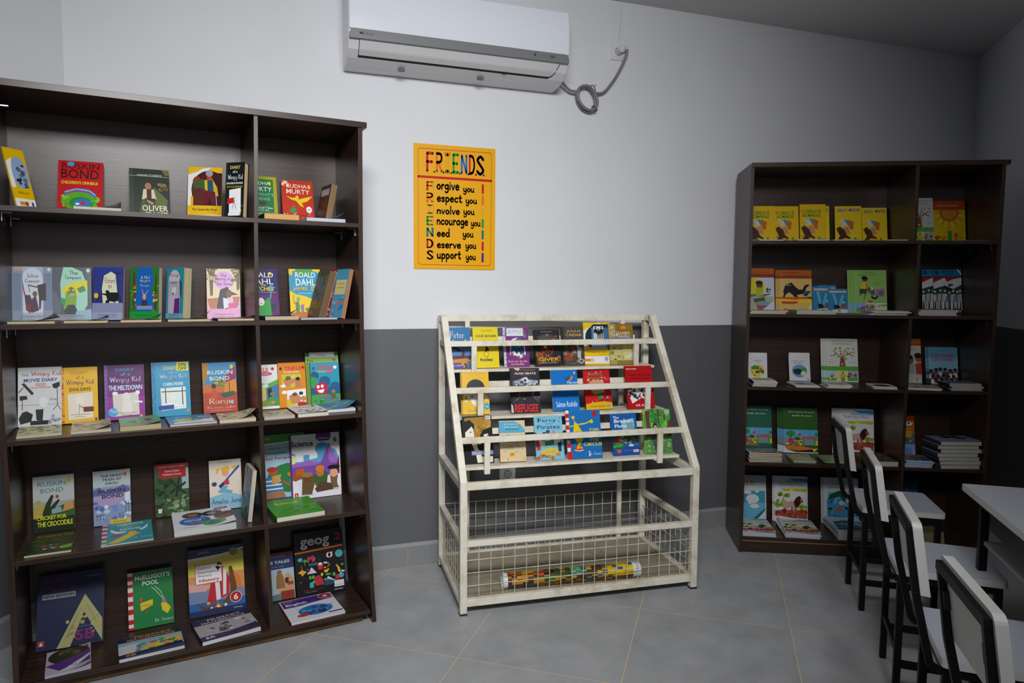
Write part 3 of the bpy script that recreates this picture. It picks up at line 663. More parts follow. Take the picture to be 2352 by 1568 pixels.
# ================================================================ the hand-lettered poster
def poster():
    X0, X1, Z0, Z1 = .672, 1.077, 1.452, 2.040; w, h = X1-X0, Z1-Z0
    mw = Matrix.Translation(((X0+X1)/2, -.004, Z0))
    mb = MB(); n = 10
    Y = M('f0b010', .45)
    mb.box((-w/2, -.0006, 0), (w/2, .0006, h), Y)
    def q(x, y): top = 95+.054*(x-150); return ((x-145)/884*100, (y-top)/(1466-top)*100)
    S = ['bg f0ae0a']
    def rect(x0, y0, x1, y1, c): (a, b), (d, e) = q(x0, y0), q(x1, y1); S.append('r %.2f %.2f %.2f %.2f %s' % (a, b, d, e, c))
    def line(pts, wd, c): S.append('l %.2f %s ' % (wd, c)+' '.join('%.2f,%.2f' % q(*p) for p in pts))
    def word(x0, x1, y0, y1, c, s, st='Z'): (a, b), (d, e) = q(x0, y0), q(x1, y1); S.append('%s %.2f %.2f %.2f %.2f %s %s' % (st, (a+d)/2, (b+e)/2, d-a, e-b, c, s))
    R = 30
    bx = [(192+R, 150), (600, 170), (985-R, 186)]+[(985-R+R*sin(a*pi/10), 186+R-R*cos(a*pi/10)) for a in range(1, 6)]+[(984, 800), (978, 1422-R)]+[(978-R+R*cos(a*pi/10), 1422-R+R*sin(a*pi/10)) for a in range(1, 6)]
    bx += [(600, 1420), (192+R, 1417)]+[(192+R-R*sin(a*pi/10), 1417-R+R*cos(a*pi/10)) for a in range(1, 6)]+[(192, 800), (192, 150+R)]+[(192+R-R*cos(a*pi/10), 150+R-R*sin(a*pi/10)) for a in range(1, 6)]
    line(bx, .32, 'c03208'); line([(192, 455), (985, 490)], 1.35, 'c8180c')
    for (a, b, t, u, c, s) in ((276, 360, 184, 412, 'c41e10', 'F'), (380, 452, 187, 416, 'ea7410', 'R'), (467, 537, 192, 419, 'b87808', 'I'), (557, 627, 197, 422, '1f9a2c', 'E'), (648, 718, 203, 428, '1272c4', 'N'), (735, 804, 207, 432, 'c81a34', 'D'), (815, 906, 212, 438, '3a1c78', 'S')):
        word(a, b, t, u, c, s, 'Z')
        if s == 'I': word(a+5, b-5, t+8, u-8, 'efa918', s, 'Z')
    for x, y in ((363, 403), (460, 408), (548, 412), (640, 416), (729, 423), (813, 427), (898, 431)): a, b = q(x, y); S.append('e %.2f %.2f 1.15 .8 141414' % (a, b))
    CC = ['c41e10', 'ea7410', 'e8a528', '1f9a2c', '0f7478', 'c81a34', '4a2a84']
    for (y0, y1, L), c in zip(((505, 607, 'F'), (627, 738, 'R'), (757, 862, 'I'), (884, 987, 'E'), (1010, 1112, 'N'), (1135, 1237, 'D'), (1258, 1365, 'S')), CC):
        if L == 'I': word(278, 352, y0, y1, 'b87808', L)
        word(278+(3 if L == 'I' else 0), 352-(3 if L == 'I' else 0), y0+(3 if L == 'I' else 0), y1-(3 if L == 'I' else 0), c, L)
        line([(353, y0), (353, y1)], .12, '2a2a1a')
        k = q(0, y0); rect(877, y0+23 if y0 < 600 else y0+22, 902, y1+25 if y0 < 600 else y1+18, c)
    for (x0, x1, yt, yb, s, x2, x3) in ((385, 632, 505, 640, 'orgive', 672, 797), (388, 662, 640, 770, 'espect', 700, 828), (387, 637, 765, 870, 'nvolve', 675, 800), (387, 728, 915, 1020, 'ncourage', 757, 866), (387, 527, 1012, 1115, 'eed', 668, 790), (388, 650, 1178, 1240, 'eserve', 698, 820), (388, 652, 1262, 1390, 'upport', 702, 816)):
        word(x0, x1, yt, yb, '1c1a14', s); yy = {505: 548, 640: 672, 765: 793, 915: 918, 1012: 1040, 1178: 1165, 1262: 1290}[yt]; word(x2, x3, yy+20, yy+103, '1c1a14', 'you')
    art(mb, ';'.join(S), w, h, Matrix.Translation((0, -.0007, 0)), rough=.42)
    o = mb.build('poster', mw=mw, fix=False)
    tag(o, 'yellow hand-lettered friendship poster in rainbow letters taped to the back wall', 'poster')
poster()
# measured places of the books: case, shelf, kind, u, v, z, yaw, ...
BP = {'a1': ('L', 1, 'u', .08, .0876, 1.6092, .8307, .2532, 0, .0724, .2028, .006),
 'a2': ('L', 1, 'u', .2243, .2773, 1.6092, -.1161, .2396, .0088, .1409, .2065, .02),
 'a2f': ('L', 1, 'f', .2855, .008, 1.6092, .012, .1375, .17, .0102),
 'a3': ('L', 1, 'u', .4492, .2825, 1.6092, -.0261, .218, .0001, .1347, .2004, .012),
 'a4': ('L', 1, 'u', .6365, .2821, 1.6092, -.3043, .203, -.0001, .125, .2273, .006),
 'a5': ('L', 1, 'u', .7313, .0658, 1.6092, -.6834, .1095, .0002, .0741, .2038, .03),
 'a6': ('L', 1, 'u', .857, .2835, 1.6092, -.0144, .2056, .0001, .114, .2068, .012),
 'a7': ('L', 1, 'u', .9974, .2833, 1.6092, -.0042, .2141, 0, .1273, .1997, .012),
 'a8': ('L', 1, 'u', 1.0874, .205, 1.6092, -1.4502, .2036, -0, .11, .1689, .026),
 'a9': ('L', 1, 'f', .8777, .008, 1.6092, .0294, .1267, .17, .0206),
 'a10': ('L', 1, 'f', 1.043, .008, 1.6092, -.0181, .1476, .135, .014),
 'b1': ('L', 2, 'u', .067, .2815, 1.2338, -.0081, .2239, .0001, .119, .2003, .008),
 'b2': ('L', 2, 'u', .1855, .2855, 1.2338, -.0773, .2048, -.0002, .1218, .1998, .008),
 'b3': ('L', 2, 'u', .3011, .292, 1.2338, -.272, .1782, -.0002, .1027, .1985, .022),
 'b4': ('L', 2, 'u', .4272, .288, 1.2338, -.5109, .0887, -.0003, .1094, .1986, .024),
 'b5': ('L', 2, 'u', .5447, .268, 1.2338, -.9243, .0723, -.0002, .0913, .1977, .036),
 'b6': ('L', 2, 'u', .6984, .2819, 1.2338, -.1334, .2188, -.0002, .1235, .205, .008),
 'bf1': ('L', 2, 'f', .0889, .008, 1.2338, -.0196, .1277, .17, .0085),
 'bf2': ('L', 2, 'f', .2399, .0091, 1.2338, -.0005, .1264, .17, .0085),
 'bf3': ('L', 2, 'f', .4027, .008, 1.2338, -.0045, .1249, .17, .0086),
 'bf4': ('L', 2, 'f', .5529, .008, 1.2338, -.0055, .1383, .17, .0086),
 'bf5': ('L', 2, 'f', .7113, .0253, 1.2338, .0128, .1264, .17, .0086),
 'b7': ('L', 2, 'u', .8527, .2812, 1.2338, -.0064, .2163, 0, .1175, .2086, .01),
 'b8': ('L', 2, 'u', 1.0207, .286, 1.2338, -.0354, .1935, .0002, .1288, .2078, .012),
 'b9': ('L', 2, 'u', 1.057, .205, 1.2338, -1.4504, .2723, -.0001, .1281, .1949, .03),
 'b10': ('L', 2, 'u', 1.104, .12, 1.2338, -1.301, .2195, 0, .1327, .2013, .018),
 'bf6': ('L', 2, 'f', .8791, .05, 1.2338, -.0053, .1251, .17, .0145),
 'bf7': ('L', 2, 'f', 1.01, .012, 1.2338, -.0075, .14, .12, .0072),
 'c1': ('L', 3, 'u', .077, .2788, .8603, -.0454, .2273, .0003, .1317, .2114, .016),
 'c2': ('L', 3, 'u', .198, .2863, .8603, -.0106, .2015, .0001, .1158, .2045, .018),
 'c3': ('L', 3, 'u', .3433, .2865, .8603, -.0267, .1978, .0002, .1326, .2069, .016),
 'c4': ('L', 3, 'u', .501, .2835, .8603, .0013, .2056, .0001, .1337, .2108, .018),
 'c5': ('L', 3, 'u', .6772, .288, .8603, -.012, .194, .0001, .1263, .2011, .014),
 'cf1': ('L', 3, 'f', .0946, .041, .8603, .0695, .1249, .2013, .007),
 'cf2': ('L', 3, 'f', .2421, .0383, .8603, .0414, .118, .2076, .0104),
 'cf3': ('L', 3, 'f', .391, .016, .8603, .0336, .1268, .2066, .0172),
 'cf4': ('L', 3, 'f', .5595, .0289, .8603, .0407, .1559, .1972, .0086),
 'cf5': ('L', 3, 'f', .708, .0192, .8603, -.026, .126, .1733, .0121),
 'c6': ('L', 3, 'u', .8495, .2869, .8603, .0144, .2155, -.0001, .107, .1843, .01),
 'c7': ('L', 3, 'u', .9607, .2932, .8603, .0022, .1835, .0001, .1119, .1877, .01),
 'c8': ('L', 3, 'u', 1.0886, .2849, .8603, -.015, .1829, .0001, .1407, .2276, .008),
 'c9': ('L', 3, 'u', 1.0941, .2961, .8603, -.0229, .1691, .0002, .121, .1838, .01),
 'cf6': ('L', 3, 'f', .856, .0161, .8603, 0, .112, .1724, .0105),
 'cf7': ('L', 3, 'f', .98, .008, .8603, .0062, .118, .2159, .014),
 'cf8': ('L', 3, 'f', 1.103, .0679, .8603, -.0004, .119, .1885, .0127),
 'd1': ('L', 4, 'u', .1049, .2982, .4672, .0032, .1478, .0001, .127, .2032, .012),
 'd2': ('L', 4, 'u', .2896, .2908, .4672, -.0285, .1823, .0002, .123, .2017, .014),
 'd3': ('L', 4, 'u', .4932, .2967, .4672, -.0454, .157, .0003, .1208, .2026, .016),
 'd4': ('L', 4, 'u', .6888, .2904, .4672, -.0571, .1854, .0003, .1208, .1971, .01),
 'd5': ('L', 4, 'u', .7515, .1334, .4672, -1.5417, .1156, .0001, .1479, .196, .016),
 'df1': ('L', 4, 'f', .1066, .0185, .4672, -.0249, .1324, .2187, .0089),
 'df2': ('L', 4, 'f', .3388, .0186, .4672, .0075, .1606, .2481, .0053),
 'df3': ('L', 4, 'f', .5879, .0076, .4672, -.0086, .2073, .2452, .0216),
 'd6': ('L', 4, 'u', .905, .299, .4672, -.0104, .1523, .0002, .208, .2786, .01),
 'd7': ('L', 4, 'u', 1.049, .284, .4672, -.0281, .1184, .0003, .2086, .2707, .01),
 'df4': ('L', 4, 'f', .9265, .0078, .4672, .0436, .1832, .244, .0183),
 'e1': ('L', 5, 'u', .1436, .2273, .0552, -.0833, .3768, .0001, .2105, .259, .012),
 'e2': ('L', 5, 'u', .4078, .2629, .0552, -.0015, .2934, -0, .1557, .2092, .008),
 'e3': ('L', 5, 'u', .6445, .2596, .0552, -.0247, .2547, 0, .2075, .2594, .01),
 'ef1': ('L', 5, 'f', .1509, .0077, .0552, .0481, .133, .1816, .0111),
 'ef2': ('L', 5, 'f', .4035, .0077, .0552, .0362, .2076, .1742, .013),
 'ef3': ('L', 5, 'f', .6676, .008, .0552, .1267, .2085, .2006, .015),
 'e4': ('L', 5, 'u', .8835, .2694, .0552, -.0401, .2843, 0, .129, .1921, .008),
 'e5': ('L', 5, 'u', 1.0558, .2519, .0552, -.0224, .2779, 0, .2067, .2625, .012),
 'ef4': ('L', 5, 'f', .9862, .0082, .0552, .0375, .2124, .2165, .0095),
 'k1': ('G', 1, 'u', .083, .4441, .984, -.006, .2783, .0018, .108, .1954, .014),
 'k2': ('G', 1, 'u', .2113, .4396, .984, -.0093, .2772, .0018, .1221, .1962, .012),
 'k3': ('G', 1, 'u', .3643, .4513, .984, -.0185, .2739, .0045, .126, .1936, .008),
 'k4': ('G', 1, 'u', .521, .45, .984, .0032, .2814, -.0019, .1313, .1805, .014),
 'k5': ('G', 1, 'u', .6533, .452, .984, -.0198, .2702, .0052, .1141, .1939, .01),
 'k6': ('G', 1, 'u', .7873, .458, .984, -.0431, .2579, .0097, .1417, .2145, .005),
 'k7': ('G', 1, 'u', .91, .4456, .984, -.0424, .2559, .0103, .1307, .2073, .008),
 'l1': ('G', 2, 'u', .1304, .317, .786, -.0362, .2728, .0086, .1318, .1961, .014),
 'l2': ('G', 2, 'u', .3663, .3074, .786, -.0458, .2664, .0106, .1401, .2073, .018),
 'l3': ('G', 2, 'u', .5705, .3203, .786, .0061, .2813, -.0023, .1312, .1939, .012),
 'l4': ('G', 2, 'u', .736, .3177, .786, .0165, .2881, -.0047, .1364, .1896, .01),
 'l5': ('G', 2, 'u', .9431, .2935, .786, -.0111, .276, .0033, .1423, .2085, .01),
 'm1': ('G', 3, 'u', .1202, .183, .593, .0094, .2824, -.002, .1342, .2099, .006),
 'm2': ('G', 3, 'u', .2725, .1812, .593, -.0322, .2725, .0074, .1182, .1812, .016),
 'm3': ('G', 3, 'u', .4465, .1744, .593, .0002, .2788, -.0007, .1336, .197, .006),
 'm4': ('G', 3, 'u', .6074, .1599, .593, -.0362, .2692, .0082, .1654, .2198, .006),
 'm5': ('G', 3, 'u', .8191, .1762, .593, .0254, .2905, -.0058, .1339, .1937, .006),
 'm6': ('G', 3, 'u', .977, .165, .593, -.047, .2591, .0115, .1376, .2092, .006),
 'n1': ('R', 1, 'u', .1254, .2814, 1.6108, -.0011, .2124, .0002, .1379, .2107, .006),
 'n2': ('R', 1, 'u', .2579, .2832, 1.6108, -.002, .2059, .0005, .1274, .2085, .006),
 'n3': ('R', 1, 'u', .3905, .2842, 1.6108, -.006, .1937, .0006, .133, .2158, .008),
 'n4': ('R', 1, 'u', .578, .2878, 1.6108, -.0069, .1855, .0007, .1363, .2061, .006),
 'n5': ('R', 1, 'u', .7122, .2886, 1.6108, -.0042, .1896, .0008, .1267, .1972, .006),
 'n6': ('R', 1, 'u', .933, .2788, 1.6108, -.0033, .1904, .0006, .1455, .2483, .004),
 'n7': ('R', 1, 'u', 1.087, .2868, 1.6108, -.0062, .1697, .001, .158, .2309, .004),
 'o1': ('R', 2, 'u', .1175, .2727, 1.2417, .0011, .2201, -.0001, .1592, .2433, .004),
 'o2': ('R', 2, 'u', .3142, .2803, 1.2417, -.0052, .1965, .0007, .17, .2331, .004),
 'o3a': ('R', 2, 'u', .4593, .2935, 1.2417, .0021, .2223, -.0002, .0963, .1465, .004),
 'o3b': ('R', 2, 'u', .5392, .2957, 1.2417, .0027, .2279, -.0001, .1011, .1329, .004),
 'o4': ('R', 2, 'u', .6988, .2803, 1.2417, -.0043, .1948, .0004, .1693, .235, .004),
 'o5': ('R', 2, 'u', 1.097, .2873, 1.2417, -.0068, .1614, .0004, .14, .2387, .005),
 'q1': ('R', 3, 'u', .1325, .2968, .8693, -.0008, .2136, .0002, .1015, .137, .004),
 'q2': ('R', 3, 'u', .3516, .29, .8693, .0113, .2627, -.0009, .1095, .1364, .004),
 'q3': ('R', 3, 'u', .5699, .2766, .8693, -.0029, .21, .0004, .167, .2357, .004),
 'q4': ('R', 3, 'u', .9031, .2782, .8693, -.0026, .1981, .0004, .1564, .2417, .004),
 'q5': ('R', 3, 'u', 1.0886, .2892, .8693, -.0052, .1882, .001, .1488, .1959, .006),
 's1': ('R', 4, 'u', .1236, .2737, .4763, -.002, .2116, .0003, .1824, .248, .012),
 's2': ('R', 4, 'u', .3624, .2723, .4763, -.0159, .2169, .0014, .1819, .2433, .008),
 's3': ('R', 4, 'u', .6614, .2843, .4763, -.007, .1713, .0013, .1785, .2444, .005),
 's4': ('R', 4, 'u', .8885, .2809, .4763, -.0026, .2116, .0002, .1582, .2129, .004),
 'v1': ('R', 5, 'u', .1092, .2789, .0835, -.0025, .1922, .0006, .1778, .2472, .005),
 'v2': ('R', 5, 'u', .3327, .2869, .0835, -.0103, .1596, .0019, .1786, .248, .005),
 'v3': ('R', 5, 'u', .5974, .2833, .0835, -.0065, .1732, .0012, .1799, .2499, .005),
 'x1': ('R', 5, 'u', .9153, .2753, .0835, -.0012, .2089, .0002, .1779, .2437, .005),
 'nf1': ('R', 1, 'f', .1105, .008, 1.6108, .0004, .1184, .17, .0048),
 'nf2': ('R', 1, 'f', .3123, .008, 1.6108, .011, .1489, .17, .0059),
 'nf3': ('R', 1, 'f', .4797, .008, 1.6108, .0005, .1324, .17, .0048),
 'nf4': ('R', 1, 'f', .7176, .0175, 1.6108, .0007, .0981, .17, .005),
 'nf5': ('R', 1, 'f', 1.0707, .0352, 1.6108, .0001, .1706, .17, .0031),
 'of1': ('R', 2, 'f', .1065, .008, 1.2417, .0113, .179, .17, .0164),
 'of2': ('R', 2, 'f', .3471, .008, 1.2417, .006, .1911, .17, .0191),
 'of3': ('R', 2, 'f', .6937, .008, 1.2417, -.0144, .18, .17, .0199),
 'of5': ('R', 2, 'f', .922, .008, 1.2417, .0056, .18, .17, .028),
 'qf1': ('R', 3, 'f', .1068, .008, .8693, -.0086, .1199, .1206, .0308),
 'qf2': ('R', 3, 'f', .3129, .008, .8693, .0402, .1208, .1525, .012),
 'qf3': ('R', 3, 'f', .4699, .008, .8693, .0142, .1163, .1171, .0169),
 'qf4': ('R', 3, 'f', .692, .008, .8693, -.0989, .1131, .1366, .0125),
 'qf5': ('R', 3, 'f', .8812, .008, .8693, -.2369, .1537, .1421, .0102),
 'qf6': ('R', 3, 'f', 1.076, .008, .8693, .0719, .16, .1171, .036),
 'sf1': ('R', 4, 'f', .1223, .008, .4763, .0631, .1696, .2, .0484),
 'sf2': ('R', 4, 'f', .3223, .0222, .4763, -.0133, .1126, .1627, .0098),
 'sf3': ('R', 4, 'f', .4721, .0272, .4763, -.0181, .1051, .1516, .01),
 'sf4': ('R', 4, 'f', .694, .008, .4763, .0532, .154, .2046, .0252),
 'sf5': ('R', 4, 'f', .872, .0086, .4763, -.069, .13, .1324, .0359),
 'sf6': ('R', 4, 'f', 1.06, .0079, .4763, .12, .205, .15, .1361),
 'vf1': ('R', 5, 'f', .1017, .008, .0835, -.0378, .1711, .2325, .0223),
 'vf2': ('R', 5, 'f', .3245, .0117, .0835, -.0402, .1773, .2308, .0227),
 'vf3': ('R', 5, 'f', .5804, .013, .0835, -.018, .1674, .2369, .0462),
 'vf4': ('R', 5, 'f', .924, .0078, .0835, .1669, .1954, .1014, .058)}
# ================================================================ books
LG, RG, GG = 'books on the left bookcase', 'books on the right bookcase', 'books on the display rack'
LY = 'bg %s;p e9e9ea 0,14 24,9 42,3 66,0 0,62;'
SHK = 't 50 91 60 4 2a2a3a A Shakespeare Story;t 50 95.5 66 2.6 555566 Andrew Matthews - Tony Ross;'
A = {}
A['a1'] = 'bg e0b400;p e9e9ea 0,24 12,20 30,16 0,60;r 0 30 20 72 e9e9ea;e 58 42 40 30 8fa6c4;bl 40 24 80 66 14 12 2c343c,46505a,5f6e80;r 0 66 100 84 e0b400;t 52 74 56 4 3a3010 SHERLOCK;r 0 84 100 100 e9e9ea;r 20 89 52 95 d98a10;e 55 92 8 4 c03a12;e 84 92 6 4 3d4a9a'
A['a2'] = 'bg c0141c;t 50 9 84 11 3c0a10 RUSKIN;t 49 24 84 17 2a0c12 BOND;e 28 6 8 4 38a0d0;b 48 40 82 6 e8c828 CHILDREN\'S OMNIBUS;e 50 68 38 18 2a78c8;e 48 74 40 17 5aa820;e 52 78 26 12 1c8a34;e 55 77 18 8 2a78c8;e 56 77 5 4 c8242c;l 1.2 9ad0e8 16,58 40,52 70,54 84,62;l 1.5 b83468 22,60 45,54 72,58;e 12 66 4 3 8ac030;e 88 70 6 5 8ac030;bl 12 66 88 88 14 4 8ac83a,3f9a28;e 44 79 5 2 f0e8f0;t 50 94 60 3 e8c828 Illustrated stories'
A['a3'] = 'bg 1c2a22;p 2a3c30 0,0 10,0 12,100 0,100;r 0 14 100 14.6 c8ccc0;t 50 12 62 3.6 d8dcd0 essential CLASSICS;p 6a6a30 80,0 100,0 100,10 90,12;p 4a5a24 30,60 50,50 90,58 100,100 20,100;p 5c6a34 60,35 95,60 90,80 55,70;e 46 34 8 7 a87850;p d8d0a8 34,40 60,40 66,60 30,60;p 501820 42,40 54,40 54,60 42,60;p 2c2418 36,58 64,58 62,70 40,68;p b09070 40,60 60,66 56,70 44,66;bl 75 28 95 42 6 8 8a7a3a,6a5a24;t 62 77 64 11 eeeee0 OLIVER;t 66 90 56 11 eeeee0 TWIST'
A['a4'] = LY % 'e9b811'+'r 0 20 8 74 e9e9ea;e 62 40 52 34 4a1820;r 14 22 50 46 3f5c34;r 16 38 46 72 5c2a24;r 62 10 100 70 3a1418;e 26 22 10 5 8a3c1a;p d8b820 48,24 70,20 86,36 90,52 74,50 50,40;p 24506c 56,22 72,22 76,44 58,44;p 6a1a28 48,42 80,44 84,68 72,66 64,54 52,68 40,62;e 62 18 7 6 c0442c;e 62 11 11 6 9a9aa8;l 1 c8c8d0 82,44 86,70;r 0 69 100 86 e9b811;b 50 76 74 4.4 3a2c10 The Canterville Ghost;t 72 81 24 2.4 a06c10 Oscar Wilde;r 0 86 100 100 e9e9ea;e 82 92 6 4 4a4a9a;e 82 92 3 2 e9e9ea;r 8 94 32 99 e08a1c;e 36 96 6 3.6 e8e0d8'
A['a5'] = 'bg 14191a;r 4 0 9 100 2a3030;b 50 9 56 6 c8b468 DIARY;t 50 17 26 5 e8e8e8 of a;S 52 28 80 12 e8ecf0 Wimpy Kid;b 50 38 86 3.4 e8ecf0 DOUBLE DOWN;S 52 44 80 5 e0c428 movie;p e6e8ea 22,50 84,47 88,92 24,94;l .8 555555 52,58 50,70 42,84;l .8 555555 52,70 60,84;e 52 58 9 5 e6e8ea;p c02020 14,66 48,64 48,74 14,76;bl 80 60 95 90 5 3 c8d0d0;e 84 94 4 3 e0c428;r 20 92 80 97 e6e8ea'
A['a6'] = 'bg a8a418;p 147444 0,6 88,6 88,100 0,100;t 46 14 62 7 e8f0e4 SUDHA;t 44 26 78 9 e8f0e4 MURTY;t 46 37 84 6 8cc4a0 SERPENT\'S;t 46 46 60 6 8cc4a0 REVENGE;e 76 14 5 4 e0c428;e 50 55 12 4 5a3424;t 50 64 66 4 e8f0e4 Unusual Tales;t 50 69 40 3 e8f0e4 from the;t 52 76 80 5 8cc4a0 MAHABHARATA;e 52 84 8 5 d8a868;bl 30 80 70 96 8 6 2a5c3c,8a7a2a,c0a040'
A['a7'] = 'bg c0321c;bl 2 2 22 14 26 3 f0e8c8,e8d8a0;t 50 12 62 8 f2ead8 SUDHA;t 52 24 74 10 f2ead8 MURTY;e 88 12 5 4.4 e0c428;p e8c81c 14,34 34,38 46,36 54,40 74,36 98,32 80,44 62,48 68,58 56,54 44,44 30,42;e 48 36 5 4 e8c81c;p 2c9a48 34,56 44,62 36,70 20,68;p 2c9a48 34,52 40,60 32,66;bl 4 70 26 90 24 3 f0e8c8,e8d8a0;p c8a8a0 10,84 44,68 40,78 20,88;e 84 62 9 7 f0f0f4;b 84 62 10 4 4a5aa8 NEW;t 60 75 42 5 5a2468 THE BIRD;t 66 83 54 7 5a2468 GOLDEN;t 66 92 46 6 5a2468 WINGS;bl 60 70 98 98 20 4 b87028,d04a20'
A['a8'] = 'bg 1a1c20;r 10 10 90 26 aab0b4;bl 10 40 90 80 10 5 3a3c40,26282c;t 50 90 60 4 c86a2a STORIES'
A['a2f'] = 'bg b8c0a8;bl 5 5 95 95 20 9 8aa070,d8d8c8,7a8a68'
A['a9'] = 'bg 4c5c30;bl 5 5 95 95 20 9 2a3a1c,8a9a60,c8c090'
A['a10'] = 'bg d8dce0;bl 5 5 95 95 16 9 b8a8c8,88a8b8,e8e8ec'
A['b1'] = 'bg a8aec0;r 0 0 26 100 8490a8;r 76 0 100 100 8490a8;r 2 12 22 80 6c7c96;r 80 12 100 80 6c7c96;e 50 18 24 16 c8d0dc;r 26 18 76 84 c8d0dc;r 6 1 26 7 c0987c;S 50 16 30 8 3a1c48 Julius;S 50 26 38 7 3a1c48 Caesar;p 42203c 30,52 44,52 48,60 58,52 66,80 50,84 34,80;p 8a2430 26,26 30,44 34,54 30,54 26,40;p 2c1c28 62,34 84,30 84,62 72,62 70,78 66,78 66,56;l 1.6 505a68 40,34 64,38;l 1 a02830 40,36 44,46;p 6a2c24 32,68 48,68 44,86 36,80;e 56 50 6 5 7a4838;'+SHK+'e 92 5 4 3 d8dce4'
A['b2'] = 'bg 60646c;p a8dcc8 28,0 50,0 76,8 90,34 90,70 74,90 40,84 22,60 20,30;p e8d828 22,40 48,30 90,24 88,44 40,56;p 88b048 34,48 46,36 58,42 62,56 60,74 28,78;e 48 45 9 8 6a8448;e 42 43 2.5 2 e8d828;e 53 43 2.5 2 e8d828;e 50 51 7 3 b8b0a8;p 4a9a70 20,56 34,60 30,72 20,66;p 4a9a70 62,40 80,34 86,44 70,48;p 70747c 0,44 12,50 24,74 20,86 0,86;p 484c54 30,82 40,70 56,70 66,84 50,90 34,88;p 70747c 84,0 100,0 100,80 94,60 90,30;S 54 10 22 8 7a1c30 The;S 52 20 42 9 7a1c30 Tempest;p 98b8c8 60,82 100,78 100,100 60,100;'+SHK+'e 92 6 5 3.6 d8dce4;r 0 88 62 98 9aa0ac;'+SHK
A['b3'] = 'bg 2c3070;p d8e0c0 34,68 30,40 36,16 58,8 74,14 80,44 86,68;p 2c3c94 0,0 100,0 100,10 60,8 30,18 0,12;p 343a84 0,12 36,16 26,48 10,66 0,66;p 343a84 100,12 78,14 86,50 100,66;S 56 25 34 11 b82430 Richard;t 56 37 10 6 b82430 III;p 1c1c24 20,50 44,50 42,44 52,44 56,48 86,48 86,64 70,66 50,64 44,54;p 1c1c24 44,62 56,64 52,76 42,86 38,86;p 1c1c24 70,64 80,72 88,86 82,84 70,72;e 12 54 7 5 e0c41c;r 0 68 100 88 8a90b4;r 0 86 100 100 9aa0c0;'+SHK
A['b4'] = 'bg 1c64b8;p 2c7a30 0,0 26,0 20,20 26,40 14,60 22,84 0,90;p 2c7a30 100,0 76,0 82,24 74,44 88,60 80,86 100,90;p 5a3c1c 10,10 16,10 20,50 14,80 10,80;p 5a3c1c 88,14 92,14 92,80 84,80;bl 2 30 22 84 14 5 d8c828,c83c3c,2c9a30;bl 78 30 98 84 14 5 d84a6a,d8c828,2c9a30;S 52 19 30 6 e8e0b8 A Mid;S 52 26 34 6 e8e0b8 Night;S 52 34 30 5 e8e0b8 Dream;e 50 56 6 6 e09c7c;l 1.2 e09c7c 46,52 42,42;l 1.2 e09c7c 54,52 62,44;p 3a3c5c 42,62 58,62 62,74 38,74;r 24 73 78 80 8a98b0;r 0 84 100 100 1c9a38;'+SHK
A['b5'] = 'bg 2c94a8;e 46 26 34 22 c8ccd4;r 12 26 80 90 b0b4c0;S 44 15 46 9 b02030 King;S 42 27 44 8 b02030 Lear;e 46 44 14 7 d8d8e0;e 40 50 4 2 303040;p c8b8d0 14,56 70,54 76,88 16,88;p 6a2c80 50,60 78,58 80,88 46,88;p 404050 76,20 90,30 90,60 80,50;r 0 88 100 100 6cb0c8;'+SHK
A['b6'] = 'bg e0b8cc;p e8d0b0 0,0 100,0 100,56 0,60;e 52 24 30 18 dca8d8;p 6a5a34 4,0 28,0 20,20 18,54 10,54 8,20;p 6a5a34 88,0 100,0 98,40 90,44;bl 0 0 30 26 16 6 6a7040,8a7a58,c8c090;bl 76 0 98 30 14 6 6a7040,8a7a58,c8c090;S 50 13 18 6 3a3c9a The;S 48 21 46 8 3a3c9a Taming of;S 54 30 48 7 3a3c9a the Shrew;p b8704c 2,60 36,58 28,78 14,86 6,74;p b8704c 76,56 98,56 94,74 84,80;p 1c2434 40,42 62,36 68,44 94,52 60,54 64,80 28,80 34,60;e 66 50 9 8 6a4430;p d8dce8 48,58 60,60 70,76 50,80;p d0508c 62,70 90,66 90,78 66,80;r 0 80 100 100 dc9cc4;'+SHK
A['b7'] = 'bg 5c1468;p 241a60 0,0 100,0 100,44 60,54 0,50;t 42 13 86 10 f4f4f4 ROALD;t 42 26 84 11 f4f4f4 DAHL;b 50 34 16 3 e8d020 THE;b 42 41 84 8 e8d020 WITCHES;t 60 48 60 2 d8d8e8 Illustrated by Quentin Blake;p 26a040 20,100 26,72 50,66 66,58 70,60 74,100;l 1.8 48b0d8 72,60 76,40 72,32;l 1 48b0d8 76,40 78,30;l 1 48b0d8 77,40 84,31;l 1 48b0d8 78,42 90,37;e 40 67 11 8 f0e8e8;p 14343c 72,72 90,70 86,86 74,88;e 74 10 6 3 e8d020;l .6 c03060 36,70 44,71'
A['b8'] = 'bg ecc81c;p 2c98b8 0,10 10,14 12,4 60,0 96,8 100,14 100,60 70,62 50,56 20,52 0,44;p 4ca048 20,0 76,0 70,10 30,14;t 52 12 64 11 f4f6f4 ROALD;t 52 27 62 14 f4f6f4 DAHL;b 34 41 46 8 e8a414 JAMES;b 80 37 24 4.4 e8b414 GIANT;b 80 43 24 4.4 e8b414 PEACH;t 50 50 44 2 e8f0e0 Quentin Blake;e 40 98 54 10 c86424;l 1 4a7a3c 12,54 12,70 24,68;p 5a8a50 16,70 26,64 30,76 28,92 18,92;e 26 62 5 4 7aa070;p 8a7aa0 32,74 44,72 42,88 34,88;bl 50 80 74 90 8 5 5a8a50,8a7aa0,484c58;e 76 82 4 5 e0e0e0;p 4a7a3c 82,92 86,86 92,94'
A['b9'] = 'bg 5c4a3a;bl 5 5 95 95 20 10 3a2c20,7a6450,2a2018'
